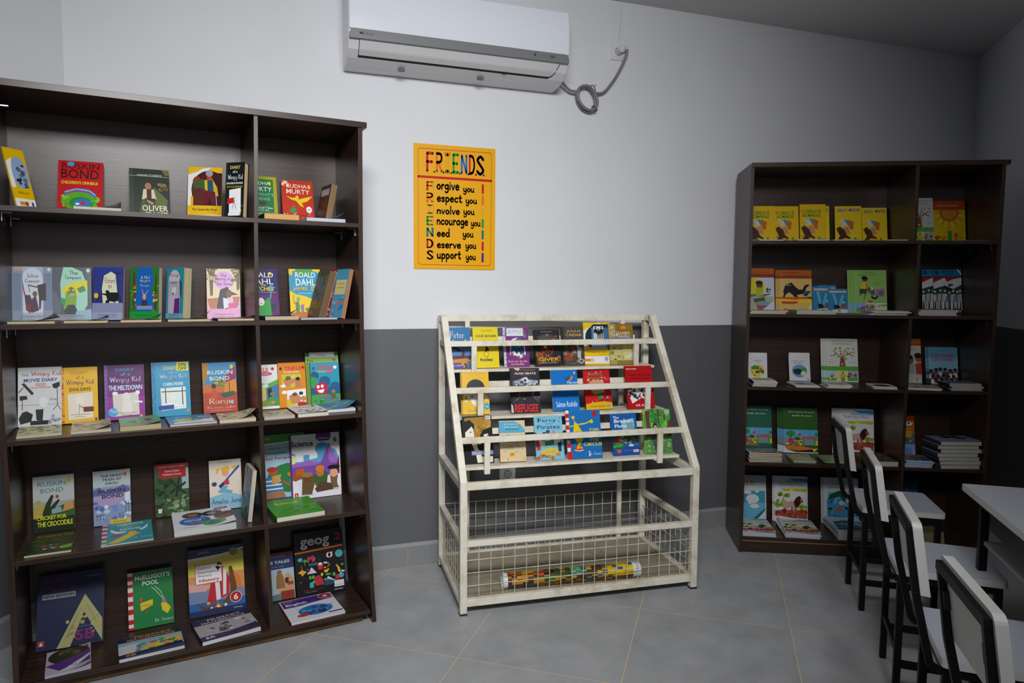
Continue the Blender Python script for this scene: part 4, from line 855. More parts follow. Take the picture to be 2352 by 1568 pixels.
A['b10'] = 'bg 5098b8;r 0 0 28 100 b8242c;bl 3 4 24 96 18 4 e8d8c8,d8b870;r 36 22 96 52 d8c888;l .8 8a7a4a 44,30 86,30;l .8 8a7a4a 44,38 86,38;bl 36 56 96 96 14 8 3a78a8,88b8d0,c86a5a'
A['bf1'] = 'bg 5f7f6c;bl 5 5 95 95 24 8 88a890,3f5c50,a8b898'
A['bf2'] = 'bg 7f88b0;bl 5 5 95 95 24 8 b0b8d0,5c6490,98c0b0'
A['bf3'] = 'bg a83440;bl 40 5 95 95 24 8 58a898,7fb8b8,c86a70'
A['bf4'] = 'bg 1c2024;bl 5 5 95 95 20 7 3a3c48,54585c,2a3040'
A['bf5'] = 'bg 6a5a68;bl 5 5 95 95 24 8 8a7a70,3f3844,b0a898'
A['bf6'] = 'bg 2c3f78;bl 5 5 95 95 20 8 48609a,7088b8,20305c'
A['bf7'] = 'bg 8898b8;bl 5 5 95 95 24 8 b0bcd0,5c6c90,c8d0dc'
A['c1'] = 'bg d4d6d8;t 16 13 16 4 3a4c8c THE;S 64 12 68 11 c83038 Wimpy Kid;b 52 22 78 6 2c3c84 MOVIE DIARY;b 52 28.5 24 2.4 c04048 HOW;b 52 31.5 24 2.4 c04048 GREG;b 52 35 46 2.6 c04048 HOLLYWOOD;p 1c1c1c 8,28 14,26 36,44 32,48;l 1 1c1c1c 2,42 12,34;p 1c1c1c 4,48 20,48 22,54 4,56;l 1 1c1c1c 10,54 10,72;p 1c1c1c 78,30 96,26 96,34 86,38 80,36;l 1 1c1c1c 90,36 90,66;l .7 1c1c1c 90,66 80,74;l .7 1c1c1c 90,66 98,74;l .3 606468 2,64 98,64;e 58 60 10 9 e4e6e8;l .4 404448 58,70 56,84;S 80 56 16 6 404448 Jeff Kinney;p 161616 2,86 10,76 20,74 34,80 30,92 6,96;p 20242c 40,72 58,72 56,92 42,90;r 28 91 70 98 1a1a1e;bl 72 80 96 96 14 5 c0c4d0,8890a0'
A['c2'] = 'bg ecb818;r 0 0 9 100 d89018;bl 0 2 8 98 26 3.4 b84414,e8b818;b 50 10 48 6 d88a18 DIARY;S 52 18 20 6 7a3a6c of a;S 52 28 74 12 7a3070 Wimpy Kid;b 52 40 58 6 241c14 DOG DAYS;p e8e0d0 18,48 86,46 86,92 20,94;e 50 60 12 8 f0eadc;l .6 3a342c 50,66 48,84;l .6 3a342c 50,70 60,74;r 60 72 88 81 6a2c24;S 50 89 26 4 7a4a40 Jeff Kinney;l .4 6a5a48 26,85 80,85;e 94 95 3 3 5a4410'
A['c3'] = 'bg 5c2068;r 8 55 100 100 9c2c9c;r 8 38 100 58 7c2480;r 0 0 8 100 3a78c0;r 0 4 8 8 a8348c;r 0 12 8 16 a8348c;r 0 20 8 24 a8348c;r 0 28 8 32 a8348c;r 0 36 8 40 a8348c;r 0 44 8 48 a8348c;r 0 52 8 56 a8348c;r 0 60 8 64 a8348c;r 0 68 8 72 a8348c;r 0 76 8 80 a8348c;r 0 84 8 88 a8348c;b 52 9 48 6 3c8cc8 DIARY;S 52 17 22 6 d8d0e8 of a;S 52 28 76 13 e0dcec Wimpy Kid;c 52 42 84 9 c8e4f4 THE MELTDOWN;p ded8ce 20,54 84,51 86,92 22,94;e 54 58 10 7 eee8de;e 56 72 12 9 eee8de;e 56 82 14 8 eee8de;l .4 5a5450 26,88 80,88;e 20 86 12 8 58a8dc;bl 12 80 28 92 8 3 98d0f0;p f0f0f8 72,66 94,68 94,71 72,70;e 90 95 3.4 3 e0b828;S 54 92 26 3 4a3848 Jeff Kinney;e 26 52 7 3.4 f4f0f8;e 82 52 6 4 f4f0f8'
A['c4'] = 'bg 2c98c0;r 0 0 10 100 2484b0;bl 0 2 9 98 20 3 58b0d0,1c6c98;b 50 11 36 7 d8c878 DIARY;S 56 19 20 6 dce4f4 of a;S 56 28 70 12 4a4c98 Wimpy Kid;S 56 27.6 69 11 d8dcf0 Wimpy Kid;c 56 41 54 6 d8ecf4 CABIN FEVER;p e4ece4 22,48 88,47 88,86 24,89;r 34 48 36.4 76 2a2a2c;r 78 48 80.5 80 2a2a2c;r 24 54 88 55.6 2a2a2c;e 54 66 8 6 eef0e8;p f4f8f8 24,78 50,76 86,84 86,87 26,88;p 2c4898 16,80 56,79 56,87 16,88;S 70 84 26 3.4 3a5c90 Jeff Kinney;r 66 1 97 17 e4e41c;b 81 6 22 6 1c1c1c 25%;b 81 13 24 6 1c1c1c OFF;e 92 91 3.4 2.6 e08c28'
A['c5'] = 'bg 2c88b8;p a87818 0,0 14,0 20,10 14,30 6,40 0,42;p 8c2c64 98,8 98,44 82,50 66,40 70,22;r 0 44 100 62 c86c24;p d88c24 70,40 98,34 98,60 60,62;bl 30 34 64 48 12 7 6a8448,c8a848;r 0 60 100 100 b84430;p 2c5c48 50,62 90,58 96,66 60,72;p c84c2c 24,58 36,52 46,64 36,76 22,74;e 32 47 7 5 3a2024;t 52 20 74 8 f0ecd8 RUSKIN;t 50 32 58 8 f0ecd8 BOND;e 86 9 5 4.4 e0c428;S 48 78 60 14 f0e4a8 Ranji;S 52 89 84 5 f0dcc0 the music maker;e 84 80 5 4 98b8e0;t 50 95 60 2 e8c8b0 Illustrated by Chetan Sharma;l 1.4 7a2448 78,66 78,40'
A['cf1'] = 'bg d8d8a0;bl 4 4 96 96 34 8 5a4c68,8898b0,c86a50,6a8c58,405878'
A['cf2'] = 'bg d8cca8;bl 4 10 96 90 26 9 c89838,404c78,8a6a48,5878a8;t 50 8 50 6 5a4c28 STORIES'
A['cf3'] = 'bg 78b888;S 50 20 50 14 b8343c Pippi;p b8343c 20,40 40,50 34,70 20,60;p 6a3428 60,34 86,44 74,52 56,46;l 1.4 b8343c 66,40 60,70;e 28 46 8 7 c8443c'
A['cf4'] = 'bg 3898c8;bl 10 30 96 70 20 8 e8b828,4878c0,e8e8ec;b 60 20 50 8 e07a3c Comics;p f0f4f4 10,80 96,60 96,96 10,96;e 38 56 16 14 e8c828'
A['cf5'] = 'bg d8d0b4;bl 4 30 96 90 22 8 9a8868,5c7050,b0a080;b 52 18 64 10 7a2c30 Blyton'
A['c6'] = 'bg e0e2e4;b 34 12 64 9 d8281c TINKLE;e 54 21 26 4 c83060;t 54 21 34 3 f0e0e0 DIGEST;e 82 10 6 3.6 c02030;r 0 44 100 100 3c9c4c;p 58b030 0,38 60,44 100,34 100,50 0,50;p d8c878 0,52 54,50 54,86 0,90;r 0 58 14 80 5880b8;p 4878a8 54,56 100,44 100,76 54,80;p 1c1c20 60,56 74,52 76,76 62,76;e 52 48 12 4 e8e4ec;bl 46 66 98 90 16 8 3aa068,48a848,8a8438;p 8a9838 20,80 84,84 60,96 10,96;e 78 86 8 4 c88a60;r 0 94 100 100 e8e8ea'
A['c7'] = 'bg e08c18;b 54 13 62 9 d8281c TINKLE;t 50 21 60 4 f0f0f0 DOUBLE DIGEST;e 92 12 6 3.6 b01c14;e 10 13 5 3.6 3c3428;r 12 26 82 56 c8c83c;l 1.4 e8e0a8 14,50 60,30;l 1.4 e8e0a8 20,54 70,34;p c8885c 14,36 40,42 44,56 26,54;e 36 36 11 6 7a6030;p c88860 30,40 70,34 64,42 44,50;p c87c58 60,40 82,38 82,56 60,56;e 71 37 8 4 18181c;p f0f0f0 30,62 98,60 96,96 26,98;p d8c020 28,82 60,80 62,96 26,98;p c88860 34,76 60,66 80,80 74,92 44,92;e 56 72 9 4 7a5030;e 80 70 8 4 3c3c34;e 88 82 10 6 c88860;e 82 94 18 5 b82c28;e 16 52 10 3 f0f0f0;e 20 66 10 4 f0f0f0'
A['c8'] = 'bg 70903c;r 0 0 100 9 dcdcdc;r 0 0 13 8 247c34;r 88 0 100 8 247c34;i 50 6 26 2.4 3a3c34 Ruskin Bond;r 0 9 100 25 98b860;t 14 16 20 5 2a4c28 The;t 8 22 10 5 2a4c28 Bl;p 707c8c 78,14 92,12 94,18 86,18'
A['c9'] = 'bg 2c98b0;r 0 0 100 18 3898b8;b 50 12 52 9 d8401c TINKLE;t 36 21 34 4 e8d028 DOUBLE;e 66 21 14 3 c83060;t 66 21 24 2 f0e0e0 DIGEST;e 86 12 6 4 e8f0f4;e 10 13 5 3.4 3c5c68;e 14 30 14 10 1c5c88;e 48 44 20 12 20608c;e 84 58 20 12 20608c;r 0 58 100 76 205c84;r 0 74 100 100 48a048;p 607880 20,84 60,76 98,82 98,92 50,92;p 38a048 0,32 20,34 16,54 0,56;e 34 60 22 14 cc1c3c;e 24 56 5 4 f4f4f8;e 38 55 5 4 f4f4f8;p f4f4f8 20,64 46,62 40,70 28,70;p 5c6030 64,74 80,70 86,84 70,86;e 76 68 7 4 a87850;l 1.6 cc1c3c 50,58 62,54;l 1.6 cc1c3c 46,70 58,76;bl 4 86 50 98 12 6 2c8c38,58b050'
A['cf6'] = 'bg c8ccb8;bl 4 10 96 90 34 9 3c98b8,c8d038,c8543c,58a860,e8e8e8;r 10 4 90 20 c87c58'
A['cf7'] = 'bg e4e6ea;b 52 22 66 12 2c9090 TINKLE;e 86 10 8 6 c8243c;bl 14 46 90 88 22 8 c87838,a85c30,584c44,e8b868;r 0 92 100 100 3c90c8'
A['cf8'] = 'bg 3c90c8;bl 10 10 96 50 16 9 78b0d8,3878b0;bl 4 50 96 92 22 9 98c838,c8543c,e0d838;b 50 20 60 9 d8a850 TINKLE'
A['d1'] = 'bg 98a8a0;r 0 0 100 46 b4bcb8;t 46 14 68 8 487c90 RUSKIN;t 46 26 56 8 487c90 BOND;e 88 11 6 4.4 d0a828;r 0 58 100 100 20281c;p 3c5c28 30,70 60,56 100,48 100,74 40,76;p c89058 76,52 98,46 98,62 70,66;p b8a050 0,54 30,50 26,72 0,74;p 2c3418 22,66 30,50 44,34 50,36 40,56 62,42 64,46 44,66 34,74 24,74;e 58 38 4 3 a8342c;e 12 46 8 4 a8a058;p 88a8b0 44,60 66,56 70,66 44,68;c 44 74 72 7 d0d828 CRICKET FOR;c 52 85 86 9 d0d828 THE CROCODILE'
A['d2'] = 'bg 8898b8;r 0 0 100 30 b0bcc0;b 50 10 60 5 2c3438 THE NIGHT;b 50 17 52 5 2c3438 TRAIN AT;b 50 24 34 4.6 2c3438 DEOLI;e 86 9 5 4 c85c28;p 5c6498 0,36 16,30 30,38 60,34 80,28 98,36 98,56 0,56;p a898c0 0,46 98,44 98,64 0,66;b 50 38 72 7 44283c RUSKIN;b 52 48 58 7 44283c BOND;bl 0 56 98 92 30 8 7088c8,b8c8e0,5870b0,d8e0e8;p d8dce0 84,44 98,42 98,60 84,60;l .7 1c2434 86,60 86,84;l .7 1c2434 94,60 94,84;l .7 1c2434 10,80 10,90;l .7 1c2434 18,80 18,90;l .7 1c2434 26,80 26,90;l .5 1c2434 6,82 30,82;l .7 1c2434 70,80 70,90;l .7 1c2434 78,80 78,90;r 44 91 98 99 d0b438;t 70 95 36 2.6 5c4c20 Ashok Kumar'
A['d3'] = 'bg 385434;r 0 0 100 8 a81c24;t 50 5.4 78 2.6 e0c8c0 OXFORD WORLD\'S CLASSICS;r 80 10 100 50 98b0b0;r 13 9 92 27 a81c24;t 52 14 42 3.6 e8d8d0 Daniel Defoe;t 52 20 54 3.6 e8d8d0 Robinson Crusoe;bl 0 28 50 72 20 10 2c3c20,18301c,4a6438;p 182c20 62,46 44,32 50,30 64,42 70,26 76,26 70,44 90,36 92,40 74,48 92,58 88,60 70,52 64,66 58,64 62,52 46,58 44,54;l 1.6 58522c 60,50 54,72 40,84;bl 40 64 98 96 30 8 708c64,90a878,3c5434;bl 0 64 50 98 22 8 28381c,48583c;r 9 84 20 92 e0d0e0'
A['d4'] = 'bg e0d4c4;S 52 5 44 3.4 3a3430 Enid Blyton;e 50 26 11 8 e0a078;p e8b428 34,18 56,12 66,18 62,22 38,22;p e8b428 22,18 34,16 26,28 20,28;p e8b428 66,16 84,12 86,20 76,20;p 38549c 30,54 34,56 96,16 92,12;p 28345c 28,52 44,44 48,50 34,58;e 15 48 8 4.4 38406c;p c0304c 44,44 60,40 62,50 50,52;p 68a8c4 30,66 24,64 46,52 58,54 52,60 72,64 68,70;r 0 82 100 100 88b8cc;p 88b8cc 0,82 0,74 40,68 80,70 100,76 100,84;S 52 83 92 12 28508c Amelia Jane;t 52 94 60 4 98a8a0 Is Naughty Again'
A['d5'] = 'bg 587890;bl 2 2 98 98 26 10 384c5c,88a0a8,28343c,c0c8c8;r 0 80 30 100 48a838'
A['df1'] = 'bg 1c2c14;t 52 11 84 9 c87424 An Island of Trees;bl 6 24 94 96 26 8 243c18,34581c,2c4818;bl 34 60 80 86 14 6 b8342c,d8c8b0,383c8c,b86c30;p 6ca828 74,72 98,66 98,84 76,88'
A['df2'] = 'bg 2c98a4;r 0 0 10 100 d8d4cc;r 0 6 10 16 b8242c;r 0 26 10 36 b8242c;r 0 46 10 56 b8242c;r 0 66 10 76 b8242c;r 0 86 10 94 3c9c48;b 56 11 56 9 d8ecec THIDWICK;b 54 24 36 7 a8c838 THE BIG HEARTED;b 56 36 42 9 d8ecec MOOSE;p e8ece8 16,28 30,44 48,46 46,52 28,54 18,44;p e8ece8 92,20 90,38 78,50 74,44 84,34;p e0c028 10,96 40,70 56,56 66,58 78,62 66,70 50,84 30,98;e 60 56 8 7 e0c028;e 28 62 10 6 a84c54;S 80 82 36 9 e8f0f0 Dr Seuss'
A['df3'] = 'bg e6e6ea;e 34 28 18 15 3a2c24;e 34 28 9 8 a86c3c;e 66 30 18 15 303034;e 66 30 8 8 88888c;e 88 52 20 19 38241c;p 983828 70,56 96,50 96,68 76,68;e 36 60 26 22 2c6cb8;b 36 58 34 8 e0e8f0 HISTORY;t 36 50 30 4 c8d8e8 Discovering;r 26 68 50 73 d87838;e 66 80 20 15 48a848;e 66 80 11 10 506878;e 84 10 13 7 a8242c;b 84 10 12 5 e8e0e0 KS3;t 26 90 26 4 8a8a90 Foundation'
A['d6'] = 'bg a0c4d8;p 38902c 0,0 100,0 100,7 60,12 0,13;t 24 6 20 3 d8e4d0 OXFORD;p e6eaec 0,13 60,12 100,7 100,9 60,14 0,16;t 62 21 70 3 304878 Cambridge Lower Secondary;b 44 28 42 4.6 1c3c68 Complete;b 52 36 90 5 c0284c Global Perspectives;e 70 66 46 22 2c7c40;e 88 72 20 14 68a8c8;p 3878b0 14,64 48,62 56,84 20,88;r 16 68 50 70 e0e8ec;r 17 74 52 76 e0e8ec;r 18 80 54 82 e0e8ec;e 36 56 9 6 9c6440;e 34 52 10 4 b8342c;l 3 9c6440 52,70 84,84;p c89c50 34,62 52,60 46,74 32,72;p a87450 18,86 54,84 60,96 20,96;bl 60 50 98 64 8 6 d87c28,c04c28,304c60;r 0 95 100 100 243c68;t 50 97.6 60 1.4 c8d0dc For Cambridge Lower Secondary'
A['d7'] = 'bg e2e2e8;p 5c2078 52,0 82,0 82,8 78,12 58,12 52,8;t 67 8 24 2.4 e8e0ec WORKBOOK;b 24 14 44 9 3c1c58 Science;b 91 11 7 8 1c1820 6;e 64 24 14 10 4898cc;p 58a0cc 0,26 10,30 12,42 26,42 26,32 38,32 38,40 54,38 54,24 90,26 98,40 98,50 0,50;p 9868b8 20,44 32,40 60,46 78,16 88,34 98,44 98,60 0,56 0,44;p 7850a0 60,46 78,16 76,40 84,60 40,56;e 4 38 8 7 e8dc98;p 7a4ca8 0,50 98,48 98,66 0,70;p 5c2444 90,60 98,36 98,66;p 985c28 0,62 26,54 30,66 0,74;p c85c24 10,54 26,52 26,62 10,64;p 6a5434 22,68 40,60 48,74 40,94 20,94;e 32 68 8 6 7c4028;e 32 63 11 4 8a8048;p 486034 44,66 60,56 74,64 70,84 48,82;e 58 62 8 6 b87844;e 58 55 9 5 d87c28;p 7a6040 78,68 94,68 96,88 80,88;e 86 64 8 7 e0a884;e 86 55 13 3.4 201c20;p 584434 46,86 60,76 80,80 84,90 50,92;e 2 84 12 14 e8e8ec;e 98 78 6 10 e8e8ec;r 6 90 13 96 c82434;p e8e8ec 8,95 9.5,91 11,95;S 34 94 16 3 9090a8 Nina;t 84 90 20 1.6 484850 Lee Peng;r 0 0 3 100 6c2c88'
A['df4'] = 'bg 3c9c24;t 44 12 52 4 a8d898 Cambridge Lower Secondary;b 42 24 50 13 d8d828 Science;t 40 36 44 3 b8e0a8 STAGE 9 STUDENT BOOK;bl 30 50 96 90 14 10 48a82c,5cb030,389020;r 4 2 20 7 983828'
A['e1'] = 'bg 1c2444;b 24 9 32 9 4c2454 TOP;b 30 20 52 10 4c2454 Maths;r 7 26 57 33 9498a4;b 32 29.5 46 4 242838 NEW EDITION;t 84 8 22 2 5878a0 Marshall;p a8a470 71,32 98,68 98,98 70,56 50,100 30,100;l .4 6c6c48 40,92 66,50;l .4 6c6c48 60,60 50,80;l .4 6c6c48 74,46 92,78;l .4 6c6c48 80,70 96,60;bl 44 60 92 88 16 4 8c8c5c,989460,b0a858;b 72 86 28 14 7c2468 5B;t 72 75 22 2.4 5878a0 Workbook;r 3 87 12 94 b03c3c;p e0d0c8 5,93 7.5,88 10,93'
A['e2'] = 'bg 1c7c40;r 0 0 11 100 e0ded8;r 0 6 11 14 b81c28;r 0 20 11 26 b81c28;r 0 34 12 42 b81c28;r 0 50 12 58 b81c28;r 0 64 13 73 b81c28;r 0 82 13 90 b81c28;r 0 96 13 100 b81c28;b 55 11 78 8 e4f0e4 McELLIGOT\'S;b 50 22 36 8 e4f0e4 POOL;l .8 c8e0c8 52,30 62,38 76,54;l .8 c8e0c8 60,30 72,40 78,54;p e0c428 26,56 54,52 54,62 28,70;S 40 61 22 4 7a3c1c McElligots;l 1.2 b8342c 40,66 42,76;p e0c428 72,62 80,58 94,72 86,82 74,74;p a87898 74,56 80,50 84,62 76,62;p c84c3c 24,48 32,46 30,56;S 78 90 40 6 e8f0e8 Dr Seuss'
A['e3'] = 'bg e0d058;r 0 0 100 10 28345c;p e6e6e8 0,13 60,12 100,5 100,8 60,15 0,17;p 28345c 0,0 100,0 100,5 60,11 0,13;t 28 6 20 3 a8b4cc OXFORD;e 82 10 8 6.4 8c8c40;r 0 40 100 72 d89058;p 7888a8 0,60 100,66 100,84 0,84;p d8a8a0 0,50 40,56 30,64 0,62;r 0 80 100 92 2c64ac;p c02830 38,84 30,84 40,50 34,36 62,30 74,50 70,74 54,78;p e0e4e4 46,40 54,38 56,78 48,80;p e0e4e4 62,32 68,36 66,72 60,74;p d87c3c 78,36 92,50 96,70 84,60;p 684828 20,88 14,80 30,88 60,84 74,70 72,32 78,32 86,64 78,84 50,94 24,94;bl 24 82 70 90 12 3.6 d8b838,c84c38,3c8c5c,e0e0d8;r 12 23 60 53 c0343c;r 13 24 59 52 ece8e8;t 28 29 22 4 c83c34 Oxford;t 36 35 38 4 3c3c50 International;t 30 41 24 4 3c3c50 Primary;b 37 48 36 6 c0343c History;bl 44 24 58 33 6 3 1c1c20;e 83 79 11 8.6 e0dcd8;e 83 79 10 7.8 b8242c;b 83 79 8 9 f0ece8 6;r 0 91 100 100 28345c;t 86 95 16 2 b8c0d0 OXFORD'
A['ef1'] = 'bg b8b0c0;e 50 30 46 34 3a3420;bl 24 8 90 44 14 9 5c5838,2c2c18,6c6448;p 5c3480 0,62 70,40 98,30 98,90 60,80 30,90;p d8d0dc 30,96 60,72 98,54 98,66 60,90'
A['ef2'] = 'bg 3c4468;r 0 0 100 26 20263c;t 20 5 26 3 8890a8 New Syllabus;b 56 10 60 8 c87c30 PRIMARY;b 52 21 76 8 c87c30 MATHEMATICS;r 0 28 100 82 88b0c8;p d8b058 50,50 98,36 98,70 30,84;p c8ccd0 0,44 30,40 24,80 0,84;bl 18 46 92 78 26 5 3c9c58,c8442c,d8d048,5c3c2c,3878a8;p 20263c 0,84 40,80 98,72 98,84 0,96;b 18 90 16 8 e0943c 6B'
A['ef3'] = 'bg 34304c;r 0 0 100 28 1c1c34;t 20 8 26 3 8888a0 New Syllabus;b 56 12 60 8 a8a8b8 PRIMARY;b 52 23 76 8 a8a8b8 MATHEMATICS;r 0 29 100 80 a8a4a8;bl 20 36 94 74 26 6 504c50,787478,383438,c8c4c8;p 34285c 0,84 50,80 98,74 98,84 0,98;b 16 88 16 9 e0e0e8 6A'
A['e4'] = 'bg 24345c;r 0 0 100 6 5c2024;t 44 8 56 2 c89c38 OXFORD READERS;b 46 20 84 6 c8d0dc FIVE TALES;t 50 30 40 2 8c9cb4 Oscar Wilde;r 0 35 100 100 a8b8c8;p 98b8a0 0,52 30,48 34,80 0,80;p c89468 50,60 80,44 98,60 98,90 50,90;e 54 42 8 5 8a6438;p 8a6a3c 44,46 64,46 70,76 42,76;l 2 d8a880 46,76 44,92;l 2 d8a880 58,76 58,92;l 1.6 d8a880 64,50 80,54;bl 74 56 94 70 6 7 8a4c4c,6c3c44;r 56 82 98 100 8a3424;p 5c7c80 0,90 56,86 56,100 0,100'
A['e5'] = 'bg 141418;b 42 19 60 16 d8dadc geog;b 90 13 11 12 c8242c 2;e 82 17.5 1.4 1 c8242c;p d86c24 0,30 98,27 98,29.6 0,33;e 90 41 8 6 3c9ccc;e 88 40 4 3 48a848;e 70 41 6.4 4.6 e0dcd8;e 70 41 3.6 2.6 141418;e 70 37.4 2 1 c82c34;e 70 44.6 2 1 c82c34;p b0303c 24,40 38,38 40,48 34,48 33,44 29,44 28,48 24,48;e 10 42 5 3 38a8b8;p 48a848 14,46 20,42 26,47 20,46 19,54 18,46;p e0a424 4,62 12,58 22,62 14,66;l .8 c88028 13,60 12,52;r 26 50 46 54 2c5c70;p c8ccd0 22,66 32,56 42,66;p c82c34 44,54 50,50 56,54 54,62 46,62;e 50 53 4 2 e0e0e4;r 57 51 64 53.6 b8d0d8;p e0a424 56,64 68,62 64,68 58,68;l .8 e0a424 64,60 70,56;p e0a424 82,60 84,58 90,64 90,70 86,70 84,62;p 48c068 92,58 98,58 95,62;bl 82 68 98 72 8 2 e8e8e8;e 28 72 2.4 3 48b848;e 34 72 2.4 3 48b848;p b0303c 36,80 36,72 46,70 54,78 54,86 38,86;e 52 70 2.4 2.6 e0c838;r 60 70 70 72.4 48b848;r 74 70 79 75 48b848;p c8ccd0 58,82 64,74 74,80 80,82;p 28486c 54,84 62,78 82,84 70,88 56,88;p c02c34 78,74 88,74 90,80 80,82;e 92 76 5 4 38a8b8;p 38a8b8 26,80 34,79 34,88 26,88;bl 5 36 96 80 16 2.4 c82c34,48b848,38a8b8,e0a424;r 76 83 96 93 d0d2d6;t 86 90 16 1.6 606470 kerboodle;t 84 97 18 2.2 c0c4cc OXFORD;t 34 91 40 1.6 c82c34 geography for students;t 28 94 24 1.4 b0b0b0 rosemarie gallagher'
A['ef4'] = 'bg d8dae2;p 3c2474 2,2 98,2 98,26 60,30 20,36 2,34;t 30 8 30 3 8878b8 International Primary;b 28 24 40 12 e0dcec English;t 26 34 26 3 a898cc Student Book;e 14 9 8 4 a898cc;e 14 9 6.6 3 3c2474;e 86 12 14 12 e0d8dc;e 86 12 13 11 a81c34;b 86 12 10 10 e8e0e4 6;e 54 64 32 22 2470b8;bl 28 50 80 80 18 9 1c4c98,3c90c8,2c48a0,48a8b8;e 28 78 12 6 c82c28;p c84838 60,66 68,64 64,70;l .8 3c3c48 22,52 30,48;l .8 3c3c48 84,56 92,48;r 72 86 98 90 282858'
# rack
A['k1'] = 'bg 2470a8;r 0 50 100 70 5878b0;S 44 18 62 18 f0ecec Peter;S 40 38 40 14 f0ecec Pan;e 78 32 3 2 e8dc38;p 181820 16,46 40,50 58,58 54,60 34,54 20,50;bl 60 60 78 68 4 3 181820;r 0 70 100 78 3c2c48;p 382830 60,62 66,56 70,62 70,80 60,80;p 2c2438 4,66 10,62 12,80 4,80;p d08a28 0,80 80,76 98,82 98,88 0,86;p 584498 0,86 80,88 80,100 0,100;bl 60 80 98 98 12 6 d88c28,1c3c38,582c28;t 40 94 50 4 d8d0e0 J.M. BARRIE;bl 60 26 96 40 6 4 3c7c98,48888c'
A['k2'] = 'bg e2cc10;t 50 7 60 1.6 7a6c20 Winner of the Newbery Medal;t 56 9.6 40 2 4c4410 PHILIP PULLMAN;b 52 22 82 6 242418 LOUIS SACHAR;p 18181c 36,34 42,32 50,38 58,36 52,46 60,54 62,60 54,58 50,64 46,58 50,48 40,42;e 50 67 10 7 38341c;e 50 67 8.6 6 e2cc10;b 50 80 48 8 14141c holes;t 50 96 18 1 8a7c20 Bloomsbury'
A['k3'] = 'bg 7c2c84;r 0 0 9 100 c8ccd8;bl 2 4 7 96 18 2.4 3c3c48;r 14 2 80 22 e0e4ee;S 46 8 54 5 485070 The Diaries of;S 46 14 54 5 485070 Robins Toys;t 46 20 40 1.6 687090 by Ken and Angie Lake;e 84 11 6 4.4 a05c28;p 38a048 78,18 90,17 90,26 82,27;p e8e4ee 24,70 26,44 34,30 54,26 76,34 84,48 86,70 78,74 60,80 50,72;p 28608c 28,66 30,46 38,34 54,30 72,36 80,50 80,66 66,70 60,62 50,68 40,58;e 60 34 12 7 3070a0;e 60 46 7 4 a87030;e 32 68 6 4 8a6428;e 78 72 6 4 8a6428;e 58 76 5 4 8a6428;t 52 86 76 5 e0c888 Gavin the Gorilla;t 52 93 52 5 e0c888 and Snuffles'
A['k4'] = 'bg 28282c;t 50 6 46 2 b8b8b8 NEWBERY MEDAL;p 58443c 10,20 40,12 70,14 90,24 70,34 30,34;e 44 26 22 9 505450;bl 8 14 94 34 14 5 6c4c34,788078,a8543c;e 50 56 22 16 a83c28;e 50 56 19 13.6 3c2c24;l .8 c8442c 50,42 50,70;l .8 c8442c 32,50 68,62;l .8 c8442c 34,64 66,48;e 42 48 5 4 b8d8a0;p 8a5428 4,60 30,64 40,90 10,96;bl 2 66 96 90 20 7 a8543c,6c3c28,38282c;t 46 73 16 4 c8a058 THE;t 52 82 78 10 e8c428 GIVER;t 54 91 66 4 c8b0a0 LOIS LOWRY'
A['k5'] = 'bg 4c4a46;r 0 0 12 100 343230;t 58 12 62 7 d8b868 JULIUS;t 58 21 72 7 d8b868 CAESAR;bl 14 46 98 92 44 9 6c5444,8c7c70,483830,a8a098,984828,382c28;p b8b4b0 70,50 88,54 84,84 68,80;p 984428 18,70 36,66 48,84 20,90;e 84 89 11 6 c8cacc;e 84 89 8 4 5c5c5c;t 50 95 18 1.6 c8c0b0 Signet'
A['k6'] = LY % 'ecc414'+'r 0 18 8 66 e9e9ea;e 58 36 52 32 1c2c3c;r 30 4 100 64 1c2c38;r 30 12 46 60 4c80a8;r 74 12 92 60 3c7098;r 38 9 74 38 e4e0e0;man 46 10 28 20242c 1c2026 c8ccd0;man 56 14 26 20242c 1c2026 20242c;man 67 10 28 20242c 1c2026 20242c;p a8b8c4 36,38 76,38 88,64 24,64;l .6 5c7080 32,48 80,48;l .6 5c7080 28,56 84,56;p ecc414 0,0 70,0 40,4 0,20;r 94 0 100 66 ecc414;r 0 64 100 80 ecc414;b 46 70 78 4.4 3c2c10 A Dangerous Game;t 66 75 30 2 a87c18 Andrew Butler;r 0 80 92 96 e9e9ee;r 0 86 26 92 e08a1c;e 28 89 7 4.6 e08a1c;e 28 89 5 3.4 e8e8f0;b 28 89 4 4 3454a8 4;e 80 86 6 4 3454a8;e 80 86 3 2 e9e9ee;t 80 92 16 1.6 3454a8 Burlington;r 0 96 100 100 ecc414'
A['k7'] = 'bg 8a7028;r 0 0 28 34 a89c54;r 0 6 20 12 d8b8a8;r 2 7 6 11 b82c34;e 62 9 13 5.4 e07c1c;t 62 9 12 2.4 f0d8b0 Wilco;t 87 9 18 2.6 c89030 Classics;S 22 24 30 12 e8e4e0 G;t 60 23 54 7 e8e4e0 ULLIVER\'S;t 58 31 56 6 e8e4e0 TRAVELS;r 0 34 100 44 6c74b8;r 0 44 100 90 c8bc78;bl 2 40 98 88 40 7 a8642c,8a7c48,4c4874,d8c878,788c48,b0b0b8;r 56 50 100 88 d8cc80;l .5 6c5c38 74,50 74,88;l .5 6c5c38 56,68 100,66;p d8d8d8 60,82 80,74 98,68 98,80 70,86;r 0 90 100 100 8c7c34;r 0 90 28 100 a89c54'
